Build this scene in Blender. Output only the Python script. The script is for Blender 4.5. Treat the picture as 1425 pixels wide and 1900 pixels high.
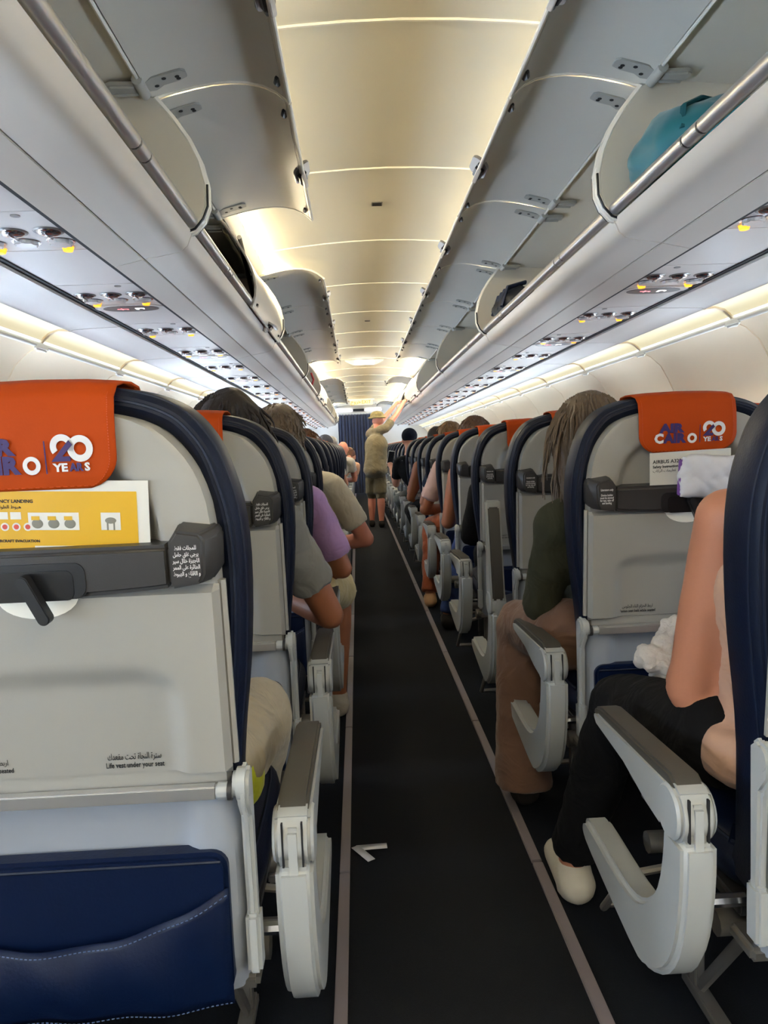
import bpy, bmesh, math, random
from mathutils import Vector, Matrix
random.seed(7)
for o in list(bpy.data.objects): bpy.data.objects.remove(o)
SC = bpy.context.scene
COL = SC.collection
# ------------------------------------------------------------------ camera
F_PX, IW, IH = 1400.0, 1425.0, 1900.0
VP, ROLL, EYE = (662.3, 835.3), 0.0433, Vector((-0.170, 0.0, 1.08))
_yd = Vector((VP[0]-IW/2, -(VP[1]-IH/2), -F_PX)).normalized()
_up = Vector((-math.sin(ROLL), math.cos(ROLL), 0)); _up = (_up - _up.dot(_yd)*_yd).normalized()
_rt = _yd.cross(_up)
cd = bpy.data.cameras.new('camera'); cam = bpy.data.objects.new('camera', cd); COL.objects.link(cam)
cd.sensor_fit = 'VERTICAL'; cd.sensor_height = 36.0; cd.lens = 36.0*F_PX/IH; cd.clip_start = 0.02; cd.clip_end = 100
cam.matrix_world = Matrix.Translation(EYE) @ Matrix((_rt, _yd, _up)).to_4x4()
SC.camera = cam
# ------------------------------------------------------------------ world, exposure
W = bpy.data.worlds.new('sky'); SC.world = W; W.use_nodes = True
W.node_tree.nodes['Background'].inputs[0].default_value = (0.55, 0.72, 1.0, 1); W.node_tree.nodes['Background'].inputs[1].default_value = 1.0
SC.view_settings.view_transform = 'Standard'; SC.view_settings.look = 'None'
SC.view_settings.gamma = 1.0; SC.view_settings.use_curve_mapping = False
SC.view_settings.exposure = EXPOSURE = 1.80
SC.cycles.max_bounces = 7
# emission strengths of the lamps the cabin has
E_COVE, E_SIDE, E_WIN_L, E_WIN_R = 22.0, 0.20, 21.0, 13.0      # the sun stands on the left side
# ------------------------------------------------------------------ materials
def lin(c):
    def f(v): v /= 255.0; return v/12.92 if v <= 0.04045 else ((v+0.055)/1.055)**2.4
    return tuple(f(v) for v in c)+(1.0,)
MATS = {}
def mat(name, rgb, rough=0.5, metal=0.0, nscale=0, nbump=0.0, vary=0.0, vscale=8.0, coat=0.0, sheen=0.0, bdist=0.004, ndist=0.0, emit=0.0, ergb=None, spec=0.5, sss=0.0, alpha=1.0):
    if name in MATS: return MATS[name]
    m = bpy.data.materials.new(name); m.use_nodes = True; MATS[name] = m
    nt = m.node_tree; b = nt.nodes['Principled BSDF']
    b.inputs['Base Color'].default_value = lin(rgb); b.inputs['Roughness'].default_value = rough
    b.inputs['Metallic'].default_value = metal; b.inputs['Coat Weight'].default_value = coat
    b.inputs['Sheen Weight'].default_value = sheen; b.inputs['Specular IOR Level'].default_value = spec
    if sss: b.inputs['Subsurface Weight'].default_value = sss; b.inputs['Subsurface Radius'].default_value = (0.02, 0.008, 0.004); b.inputs['Subsurface Scale'].default_value = 0.5
    if emit:
        b.inputs['Emission Color'].default_value = lin(ergb or rgb); b.inputs['Emission Strength'].default_value = emit
    tc = nt.nodes.new('ShaderNodeTexCoord')
    if vary:
        n = nt.nodes.new('ShaderNodeTexNoise'); n.inputs['Scale'].default_value = vscale; n.inputs['Detail'].default_value = 4
        nt.links.new(tc.outputs['Object'], n.inputs['Vector'])
        mx = nt.nodes.new('ShaderNodeMix'); mx.data_type = 'RGBA'
        c = lin(rgb); mx.inputs[6].default_value = tuple(v*(1-vary) for v in c[:3])+(1,); mx.inputs[7].default_value = tuple(min(1, v*(1+vary)) for v in c[:3])+(1,)
        nt.links.new(n.outputs['Fac'], mx.inputs[0]); nt.links.new(mx.outputs[2], b.inputs['Base Color'])
    if nbump:
        n = nt.nodes.new('ShaderNodeTexNoise'); n.inputs['Scale'].default_value = nscale; n.inputs['Detail'].default_value = 3
        nt.links.new(tc.outputs['Object'], n.inputs['Vector'])
        bp = nt.nodes.new('ShaderNodeBump'); bp.inputs['Strength'].default_value = nbump; bp.inputs['Distance'].default_value = bdist; n.inputs['Distortion'].default_value = ndist
        nt.links.new(n.outputs['Fac'], bp.inputs['Height']); nt.links.new(bp.outputs['Normal'], b.inputs['Normal'])
    return m
def M(n): return MATS[n]
mat('plastic_bin', (212, 204, 192), 0.38, vary=0.02, vscale=3)
mat('plastic_inner', (212, 206, 192), 0.5, vary=0.03, vscale=4)
mat('plastic_door_in', (212, 209, 200), 0.42, vary=0.02, vscale=3)
mat('bead', (240, 237, 226), 0.3)
mat('ceiling_cream', (232, 228, 210), 0.45, vary=0.02, vscale=2)
mat('cove_lens', (255, 240, 200), 0.4, emit=E_COVE, ergb=(255, 240, 204))
mat('side_lens', (206, 196, 160), 0.4, emit=E_SIDE, ergb=(244, 234, 196))
mat('window_pane_sunny', (230, 240, 255), 0.2, emit=E_WIN_L, ergb=(200, 225, 255)); mat('window_pane', (230, 240, 255), 0.2, emit=E_WIN_R, ergb=(208, 230, 255))
mat('panel_psu', (204, 197, 190), 0.4, vary=0.02, vscale=4)
mat('sidewall', (242, 221, 188), 0.5, vary=0.03, vscale=3, nscale=120, nbump=0.05)
mat('dark_gap', (22, 22, 24), 0.7)
mat('chrome', (205, 205, 210), 0.22, metal=1.0)
mat('alu', (206, 204, 202), 0.34, metal=0.75, vary=0.06, vscale=6)
mat('alu_dull', (150, 147, 143), 0.42, metal=0.8, vary=0.06, vscale=10)
mat('hinge_grey', (172, 172, 166), 0.45)
mat('black_plastic', (20, 20, 22), 0.35)
mat('shell_grey', (152, 150, 144), 0.42, vary=0.025, vscale=5, nscale=300, nbump=0.03)
mat('shell_lower', (146, 152, 162), 0.45, vary=0.03, vscale=5)
mat('arm_grey', (168, 171, 171), 0.36, vary=0.03, vscale=9)
mat('bar_dark', (52, 50, 49), 0.4, nscale=500, nbump=0.04)
mat('bar_darker', (26, 26, 28), 0.4)
mat('pad_dark', (72, 69, 64), 0.5, nscale=400, nbump=0.05)
mat('navy', (5, 15, 37), 0.46, spec=0.3, vary=0.12, vscale=7, nscale=260, nbump=0.10)
mat('navy_pocket', (3, 19, 50), 0.42, spec=0.3, vary=0.12, vscale=6, nscale=200, nbump=0.10)
mat('navy_piping', (14, 24, 46), 0.4)
mat('stitch', (66, 86, 124), 0.7)
mat('orange', (172, 63, 0), 0.7, vary=0.05, vscale=6, nscale=300, nbump=0.06, spec=0.2)
mat('orange_edge', (190, 70, 16), 0.6)
mat('ink_white', (214, 212, 210), 0.6)
mat('ink_purple', (54, 34, 92), 0.6)
mat('ink_black', (24, 26, 30), 0.6)
mat('card_yellow', (206, 160, 4), 0.4)
mat('card_white', (208, 206, 198), 0.4)
mat('ink_grey', (120, 118, 106), 0.6)
mat('ink_red', (190, 70, 60), 0.6)
mat('carpet', (28, 29, 33), 0.95, vary=0.25, vscale=260, nscale=700, nbump=0.5, spec=0.15)
mat('carpet_side', (23, 26, 32), 0.95, vary=0.25, vscale=260, nscale=700, nbump=0.5, spec=0.15)
mat('floor_strip', (128, 118, 122), 0.5, vary=0.06, vscale=14)
mat('amber', (230, 140, 20), 0.4, emit=0.6, ergb=(255, 160, 30))
mat('sign_dark', (58, 58, 62), 0.35)
mat('sign_white', (255, 255, 255), 0.4, emit=0.8, ergb=(255, 250, 250))
mat('sign_red', (255, 150, 150), 0.4, emit=0.6, ergb=(255, 120, 130))
mat('lamp_white', (255, 255, 255), 0.4, emit=0.9, ergb=(240, 244, 255))
mat('exit_yellow', (244, 224, 160), 0.4, emit=0.35, ergb=(248, 222, 150))
mat('exit_ink', (214, 120, 30), 0.5)
mat('curtain_blue', (15, 29, 60), 0.75, vary=0.1, vscale=3, sheen=0.3)
mat('bulkhead', (206, 202, 194), 0.5)
mat('paper', (206, 206, 212), 0.6, nscale=60, nbump=0.2)
for _n in ('amber', 'sign_white', 'sign_red', 'exit_yellow'): MATS[_n].cycles.emission_sampling = 'NONE'
# ------------------------------------------------------------------ mesh helpers
class MB:
    def __init__(s): s.v, s.f = [], []
    def add(s, vs, fs):
        n = len(s.v); s.v += [tuple(v) for v in vs]; s.f += [tuple(i+n for i in f) for f in fs]; return s
    def box(s, c, d):
        x, y, z = c; a, b, e = d[0]/2, d[1]/2, d[2]/2
        return s.add([(x+i*a, y+j*b, z+k*e) for i in (-1, 1) for j in (-1, 1) for k in (-1, 1)],
                     [(0, 1, 3, 2), (4, 6, 7, 5), (0, 4, 5, 1), (2, 3, 7, 6), (0, 2, 6, 4), (1, 5, 7, 3)])
    def prism(s, pts, axis, a0, a1):
        n = len(pts)
        def P(p, a): return (a, p[0], p[1]) if axis == 'x' else (p[0], a, p[1]) if axis == 'y' else (p[0], p[1], a)
        return s.add([P(p, a0) for p in pts]+[P(p, a1) for p in pts],
                     [tuple(range(n))[::-1], tuple(range(n, 2*n))]+[(i, (i+1) % n, n+(i+1) % n, n+i) for i in range(n)])
    def slab(s, pts, axis, a0, a1, t):
        """open polyline thickened by t along its left normal, swept along axis"""
        off = []
        for i, p in enumerate(pts):
            a = pts[max(0, i-1)]; b = pts[min(len(pts)-1, i+1)]
            dx, dz = b[0]-a[0], b[1]-a[1]; l = math.hypot(dx, dz) or 1
            off.append((p[0]-dz/l*t, p[1]+dx/l*t))
        n = len(pts)
        def P(p, a): return (a, p[0], p[1]) if axis == 'x' else (p[0], a, p[1]) if axis == 'y' else (p[0], p[1], a)
        vs = [P(p, a) for a in (a0, a1) for p in pts+off]
        fs = []
        for i in range(n-1):
            fs += [(i, i+1, 2*n+i+1, 2*n+i), (n+i+1, n+i, 3*n+i, 3*n+i+1), (i+1, i, n+i, n+i+1), (2*n+i, 2*n+i+1, 3*n+i+1, 3*n+i)]
        fs += [(0, 2*n, 3*n, n), (n-1, 2*n-1, 4*n-1, 3*n-1)]
        return s.add(vs, fs)
    def tube(s, path, r, n=8, flat=1.0):
        path = [Vector(p) for p in path]; R = r if isinstance(r, (list, tuple)) else [r]*len(path)
        vs, fs = [], []; up = None
        for i, p in enumerate(path):
            t = (path[min(i+1, len(path)-1)]-path[max(0, i-1)]).normalized()
            if up is None: up = Vector((0, 0, 1)) if abs(t.z) < 0.9 else Vector((1, 0, 0))
            a = t.cross(up).normalized(); up = a.cross(t).normalized()
            for k in range(n):
                w = 2*math.pi*k/n; vs.append(p+a*math.cos(w)*R[i]*flat+up*math.sin(w)*R[i])
        m = len(path)
        for i in range(m-1):
            for k in range(n): fs.append((i*n+k, i*n+(k+1) % n, (i+1)*n+(k+1) % n, (i+1)*n+k))
        fs += [tuple(range(n))[::-1], tuple(range((m-1)*n, m*n))]
        return s.add(vs, fs)
    def grid(s, fn, nu, nv):
        vs = [fn(u/nu, v/nv) for v in range(nv+1) for u in range(nu+1)]
        return s.add(vs, [(v*(nu+1)+u, v*(nu+1)+u+1, (v+1)*(nu+1)+u+1, (v+1)*(nu+1)+u) for v in range(nv) for u in range(nu)])
    def ell(s, c, r, nu=14, nv=8, rot=None):
        vs, fs = [], []; c = Vector(c)
        for j in range(nv+1):
            ph = math.pi*j/nv
            for i in range(nu):
                th = 2*math.pi*i/nu; p = Vector((r[0]*math.sin(ph)*math.cos(th), r[1]*math.sin(ph)*math.sin(th), r[2]*math.cos(ph)))
                vs.append(c+(rot @ p if rot else p))
        for j in range(nv):
            for i in range(nu): fs.append((j*nu+i, (j+1)*nu+i, (j+1)*nu+(i+1) % nu, j*nu+(i+1) % nu))
        return s.add(vs, fs)
    def cap(s, p, q, r0, r1, n=12):
        """tapered capsule"""
        p, q = Vector(p), Vector(q); t = q-p; L = t.length or 1e-6; t /= L
        pts, rs = [], []
        for k in range(4): a = math.pi/2*k/4; pts.append(p-t*r0*math.cos(a)); rs.append(max(r0*math.sin(a), 0.0005))
        pts += [p, q]; rs += [r0, r1]
        for k in range(3, -1, -1): a = math.pi/2*k/4; pts.append(q+t*r1*math.cos(a)); rs.append(max(r1*math.sin(a), 0.0005))
        return s.tube(pts, rs, n)
    def disc(s, c, r, h, axis='z', n=20, r2=None):
        r2 = r if r2 is None else r2; x, y, z = c; vs = []
        for (rr, d) in ((r, 0), (r2, h)):
            for k in range(n):
                w = 2*math.pi*k/n; a, b = rr*math.cos(w), rr*math.sin(w)
                vs.append((x+a, y+b, z+d) if axis == 'z' else (x+a, y+d, z+b) if axis == 'y' else (x+d, y+a, z+b))
        return s.add(vs, [tuple(range(n))[::-1], tuple(range(n, 2*n))]+[(i, (i+1) % n, n+(i+1) % n, n+i) for i in range(n)])
    def mirror(s): s.v = [(-x, y, z) for x, y, z in s.v]; s.f = [f[::-1] for f in s.f]; return s
    def xf(s, m): s.v = [tuple(m @ Vector(v)) for v in s.v]; return s
    def mesh(s, name, bevel=0.0, seg=2, angle=35, merge=True, recalc=True, smooth=True):
        me = bpy.data.meshes.new(name); bm = bmesh.new()
        vv = [bm.verts.new(v) for v in s.v]
        for f in s.f:
            try: bm.faces.new([vv[i] for i in f])
            except ValueError: pass
        if merge: bmesh.ops.remove_doubles(bm, verts=bm.verts, dist=1e-5)
        if recalc: bmesh.ops.recalc_face_normals(bm, faces=bm.faces)
        if bevel:
            es = [e for e in bm.edges if len(e.link_faces) == 2 and e.calc_face_angle(0) > math.radians(angle)]
            bmesh.ops.bevel(bm, geom=es, offset=bevel, segments=seg, affect='EDGES', clamp_overlap=True)
        bm.to_mesh(me); bm.free()
        if smooth:
            me.polygons.foreach_set('use_smooth', [True]*len(me.polygons)); me.set_sharp_from_angle(angle=math.radians(38))
        return me
    def build(s, name, m, parent=None, **kw):
        return put(name, s.mesh(name, **kw), m, parent)
def put(name, me, m, parent=None):
    if m and not me.materials: me.materials.append(M(m) if isinstance(m, str) else m)
    o = bpy.data.objects.new(name, me); COL.objects.link(o)
    if parent: o.parent = parent
    return o
def tag(o, label=None, cat=None, group=None, kind=None):
    for k, v in (('label', label), ('category', cat), ('group', group), ('kind', kind)):
        if v: o[k] = v
    return o
def empty(name, loc=(0, 0, 0), label=None, cat=None, group=None, kind=None):
    o = bpy.data.objects.new(name, None); o.empty_display_size = 0.05; COL.objects.link(o); o.location = loc
    return tag(o, label, cat, group, kind)
KIDS = {}
def kids(o): return [c for c in bpy.data.objects if c.parent == o]
def copy_tree(o, parent=None, skip=()):
    c = o.copy(); COL.objects.link(c); c.parent = parent
    for ch in o.children:
        if ch.name.split('.')[0] not in skip: copy_tree(ch, c, skip)
    return c
def rrect(x0, x1, z0, z1, r, n=5):
    out = []
    for (cx, cz, a0) in ((x1-r, z1-r, 0), (x0+r, z1-r, 90), (x0+r, z0+r, 180), (x1-r, z0+r, 270)):
        for k in range(n+1): a = math.radians(a0+90*k/n); out.append((cx+r*math.cos(a), cz+r*math.sin(a)))
    return out
def smooth01(t): t = max(0.0, min(1.0, t)); return t*t*(3-2*t)
# lettering: flat print made from text curves
_AR = {'ا': (0xFE8D, 0), 'ب': (0xFE8F, 1), 'ة': (0xFE93, 0), 'ت': (0xFE95, 1), 'ث': (0xFE99, 1), 'ج': (0xFE9D, 1), 'ح': (0xFEA1, 1), 'خ': (0xFEA5, 1), 'د': (0xFEA9, 0), 'ر': (0xFEAD, 0), 'ز': (0xFEAF, 0), 'س': (0xFEB1, 1), 'ط': (0xFEC1, 1), 'ع': (0xFEC9, 1), 'غ': (0xFECD, 1), 'ف': (0xFED1, 1), 'ق': (0xFED5, 1), 'ك': (0xFED9, 1), 'ل': (0xFEDD, 1), 'م': (0xFEE1, 1), 'ن': (0xFEE5, 1), 'ه': (0xFEE9, 1), 'و': (0xFEED, 0), 'ي': (0xFEF1, 1), 'ى': (0xFEEF, 0), 'ئ': (0xFE89, 1), 'ء': (0xFE80, -1)}
def arabic(t):
    out = []
    for w in t.split(' '):
        r = ''
        for i, ch in enumerate(w):
            b, j = _AR[ch]
            prev = i > 0 and _AR[w[i-1]][1] == 1 and j >= 0
            nxt = i+1 < len(w) and j == 1 and _AR[w[i+1]][1] >= 0
            k = (3 if nxt else 1) if prev else (2 if nxt else 0)
            r += chr(b+k)
        out.append(r[::-1])
    return ' '.join(out[::-1])
TXT = {}
TMP = bpy.data.scenes.new('tmp')
def evaluated(o):
    """mesh of one object with its modifiers, worked out in a scratch scene"""
    TMP.collection.objects.link(o); vl = TMP.view_layers[0]; vl.update()
    dg = vl.depsgraph; dg.update()
    me = bpy.data.meshes.new_from_object(o.evaluated_get(dg))
    bpy.data.objects.remove(o); return me
def text_mesh(body, size, bold=0.0, align='CENTER', space=1.0, width=None):
    key = (body, size, bold, align, space, width)
    if key in TXT: return TXT[key].copy()
    c = bpy.data.curves.new('print', 'FONT'); c.body = body; c.size = size; c.align_x = align; c.align_y = 'CENTER'
    c.resolution_u = 2; c.offset = bold; c.space_line = space; c.extrude = 0.0002
    o = bpy.data.objects.new('print', c); me = evaluated(o)
    if width:
        xs = [v.co.x for v in me.vertices]; k = width/(max(xs)-min(xs))
        me.transform(Matrix.Diagonal((k, 1, 1, 1)))
    bpy.data.curves.remove(c)
    me.transform(Matrix.Rotation(math.pi/2, 4, 'X'))       # stands in x-z, reads from -y
    me.materials.clear(); TXT[key] = me
    return me.copy()
def lettering(name, body, size, m, loc, parent=None, xf=None, **kw):
    me = text_mesh(body, size, **kw); me.transform(Matrix.Translation(loc))
    if xf: me.transform(xf)
    return put(name, me, m, parent)
# ================================================================== the setting
Y0, Y1 = -2.2, 18.75
MOD, JY = 1.12, 2.28            # door length, one bin joint
PITCH, ROW0 = 0.745, 1.02       # seat pitch, hinge line of the first row in view
# floor
fl = MB().box((0, (Y0+Y1+3)/2, -0.02), (0.47, Y1+3-Y0, 0.04)).build('floor', 'carpet'); tag(fl, 'dark charcoal carpet running down the aisle', 'floor', kind='structure')
for s in (-1, 1):
    MB().box((s*1.06, (Y0+Y1+3)/2, -0.02), (1.65, Y1+3-Y0, 0.04)).build('carpet_border', 'carpet_side', fl)
n = 0
for s in (-1, 1):
    n += 1
    t = empty('trim_%d' % n, (s*0.2475, 0, 0), 'mauve grey light strip set in the floor, %s edge of the aisle' % ('left' if s < 0 else 'right'), 'floor strip', kind='structure')
    y = Y0
    seg = MB().box((0, 0.505, 0.003), (0.026, 1.006, 0.012)).mesh('strip_segment', bevel=0.002)
    while y < Y1:
        o = put('strip_segment', seg, 'floor_strip', t); o.location = (0, y, 0); y += 1.012
# side walls
WALL = [(1.478, 1.566), (1.53, 1.54), (1.585, 1.49), (1.63, 1.41), (1.68, 1.30), (1.73, 1.18), (1.785, 1.02), (1.83, 0.84), (1.86, 0.6), (1.86, 0.3), (1.84, 0.0)]
KNOB0, KMOD = 3.25, 1.058
walls = {}
for s, side in ((-1, 'left'), (1, 'right')):
    b = MB().slab([(x+0.02, z) for x, z in WALL], 'y', Y0, Y1+3, 0.01)
    b = b if s > 0 else b.mirror()
    w = b.build('wall_'+side, 'sidewall'); tag(w, 'pale cabin side wall behind the %s window seats' % side, 'wall', kind='structure'); walls[s] = w
    pm = MB().slab(WALL, 'y', 0.003, KMOD-0.003, 0.012)
    pm = (pm if s > 0 else pm.mirror()).mesh('wall_panel', bevel=0.003)
    k = -5
    while KNOB0+KMOD*k < Y1:
        o = put('wall_panel', pm, 'sidewall', w); o.location = (0, KNOB0+KMOD*k, 0); k += 1
# windows (daylight comes in here)
def wx(z):
    for (a, b) in zip(WALL, WALL[1:]):
        if b[1] <= z <= a[1]: return a[0]+(b[0]-a[0])*(a[1]-z)/(a[1]-b[1])
fr_out = rrect(-0.15, 0.15, -0.20, 0.20, 0.11, 6); fr_in = rrect(-0.105, 0.105, -0.155, 0.155, 0.09, 6)
def ring(po, pi, y0, y1):
    m = MB(); n = len(po)
    vs = [(x, y0, z) for x, z in po]+[(x, y0-0.012, z) for x, z in pi]+[(x, y1, z) for x, z in po]+[(x, y1, z) for x, z in pi]
    fs = []
    for i in range(n):
        j = (i+1) % n
        fs += [(i, j, n+j, n+i), (2*n+j, 2*n+i, 3*n+i, 3*n+j), (j, i, 2*n+i, 2*n+j), (n+i, n+j, 3*n+j, 3*n+i)]
    return m.add(vs, fs)
wf = ring(fr_out, fr_in, -0.012, 0.012).mesh('window_frame'); wp = MB().prism(fr_in, 'y', -0.004, 0.004).mesh('pane')
n = 0
zc = 1.02
tilt = math.atan2(wx(zc-0.15)-wx(zc+0.15), 0.3)
for s in (-1, 1):
    y = -1.9
    while y < Y1-0.5:
        n += 1
        w = empty('window_%d' % n, (s*(wx(zc)-0.016), y, zc), 'rounded cabin window with daylight in the %s side wall' % ('left' if s < 0 else 'right'), 'window', 'cabin windows', 'structure')
        w.rotation_euler = (-tilt, 0, s*-math.pi/2)
        put('window_frame', wf, 'sidewall', w); put('pane', wp.copy(), 'window_pane_sunny' if s < 0 else 'window_pane', w); y += KMOD/2
# ceiling panels
CEIL = [(-0.625, 2.168), (-0.52, 2.181), (-0.42, 2.192), (-0.3, 2.203), (-0.15, 2.212), (0, 2.215), (0.15, 2.212), (0.3, 2.203), (0.42, 2.192), (0.52, 2.181), (0.625, 2.168)]
ce = MB().slab([(x*1.12, z+0.03) for x, z in CEIL], 'y', Y0, Y1+3, 0.01).build('ceiling', 'dark_gap'); tag(ce, 'arched cream cabin ceiling above the aisle', 'ceiling', kind='structure')
CJ, CM = 2.10, 1.055
cp = MB().slab(CEIL, 'y', 0.004, CM-0.004, 0.015).mesh('ceiling_panel', bevel=0.003)
cb = MB().slab([(x*0.995, z-0.0045) for x, z in CEIL], 'y', -0.006, 0.006, 0.01).mesh('joint_bead', bevel=0.002)
k = -4
while CJ+CM*k < Y1+0.2:
    o = put('ceiling_panel', cp, 'ceiling_cream', ce); o.location = (0, CJ+CM*k, 0)
    o = put('joint_bead', cb, 'bead', ce); o.location = (0, CJ+CM*k, 0); k += 1
# little speaker grilles in the ceiling
for y in (3.60, 6.77, 9.93, 13.1):
    g = empty('speaker_grille', (-0.028, y, 2.2135), 'small dark slotted grille in the ceiling panel', 'grille', 'ceiling grilles')
    MB().box((0, 0, 0), (0.05, 0.055, 0.006)).build('plate', 'alu_dull', g, bevel=0.001)
    for j in (-1, 0, 1): MB().box((0, j*0.016, -0.0035), (0.042, 0.008, 0.002)).build('slot', 'dark_gap', g)
# fore end: bulkhead, curtain, header
wb = MB().box((0, Y0-0.03, 1.1), (3.9, 0.05, 2.4)).build('wall_back', 'bulkhead'); tag(wb, 'plain rear bulkhead behind the last row', 'wall', kind='structure')
wf_ = MB()
wf_.box((-1.24, Y1+0.05, 1.1), (1.3, 0.05, 2.3)); wf_.box((1.1, Y1+0.05, 1.1), (1.5, 0.05, 2.3)); wf_.box((-0.12, Y1+0.05, 2.12), (1.0, 0.05, 0.26))
wfo = wf_.build('wall_front', 'bulkhead'); tag(wfo, 'pale bulkhead around the curtained doorway', 'wall', kind='structure')
wg = MB().box((0, Y1+2.2, 1.1), (3.9, 0.05, 2.4)).build('wall_far', 'bulkhead'); tag(wg, 'galley wall beyond the curtain', 'wall', kind='structure')
cu = empty('curtain', (0, Y1-0.12, 0), 'long navy blue pleated curtain drawn across the end of the aisle', 'curtain')
def cfn(u, v):
    x = -0.60+0.98*u; return (x, 0.022*math.sin(u*math.pi*2*13)+0.008*math.sin(u*41), 0.02+1.93*v)
cm = MB().grid(cfn, 156, 6).build('cloth', 'curtain_blue', cu, recalc=False)
md = cm.modifiers.new('thick', 'SOLIDIFY'); md.thickness = 0.003
MB().tube([(-0.66, 0, 1.985), (0.46, 0, 1.985)], 0.010).build('rail', 'bead', cu)
hk = MB().box((0, 0, 0), (0.012, 0.02, 0.045)).mesh('hook')
for k in range(14): o = put('hook', hk, 'bead', cu); o.location = (-0.59+0.073*k, 0, 1.965)
hd = empty('curtain_header', (0, Y1-0.10, 2.02), 'white header panel with a dark slot above the curtain', 'header')
MB().box((-0.44, 0.03, 0.035), (0.42, 0.06, 0.034)).build('lamp', 'lamp_white', hd, bevel=0.01)
MB().box((0.27, 0.03, 0.035), (0.42, 0.06, 0.034)).build('lamp', 'lamp_white', hd, bevel=0.01)
MB().box((-0.09, 0.04, 0.04), (0.28, 0.05, 0.06)).build('slot', 'dark_gap', hd)
MB().box((-0.09, 0.075, 0.05), (1.15, 0.02, 0.12)).build('backing', 'bulkhead', hd)
# ceiling lamps and exit sign
def dome(y, w, label):
    g = empty('ceiling_lamp', (-0.03, y, 2.17), label, 'lamp')
    MB().prism(rrect(-w, w, -0.03, 0.03, 0.012), 'y', 0, 0.01).build('lens', 'lamp_white', g)
    MB().prism([(-w-0.13, 0.035), (-w-0.08, 0.0), (-w-0.02, -0.03), (w+0.02, -0.03), (w+0.08, 0.0), (w+0.13, 0.035)], 'y', 0.011, 0.09).build('housing', 'bead', g, bevel=0.008)
    for k in (-1, 0, 1): MB().disc((k*0.055, 0.0, -0.022), 0.006, -0.004, 'y', 10).build('screw', 'ink_grey', g)
dome(9.55, 0.12, 'bright white lamp with winged housing in the ceiling arch')
dome(17.9, 0.11, 'small white lamp in the ceiling just before the curtain')
g = empty('exit_sign', (-0.03, 16.8, 2.13), 'yellow backlit EXIT sign hanging under the ceiling arch', 'sign')
MB().box((0, 0, 0), (0.5, 0.02, 0.11)).build('panel', 'exit_yellow', g, bevel=0.006)
lettering('lettering', 'EXIT', 0.10, 'exit_ink', (0.11, -0.0115, 0), g, bold=0.001)
lettering('lettering', arabic('خروج'), 0.11, 'exit_ink', (-0.12, -0.0115, 0.01), g, bold=0.001)
MB().box((0, 0.0, 0.06), (0.58, 0.03, 0.025)).build('mount', 'bead', g)
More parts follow.
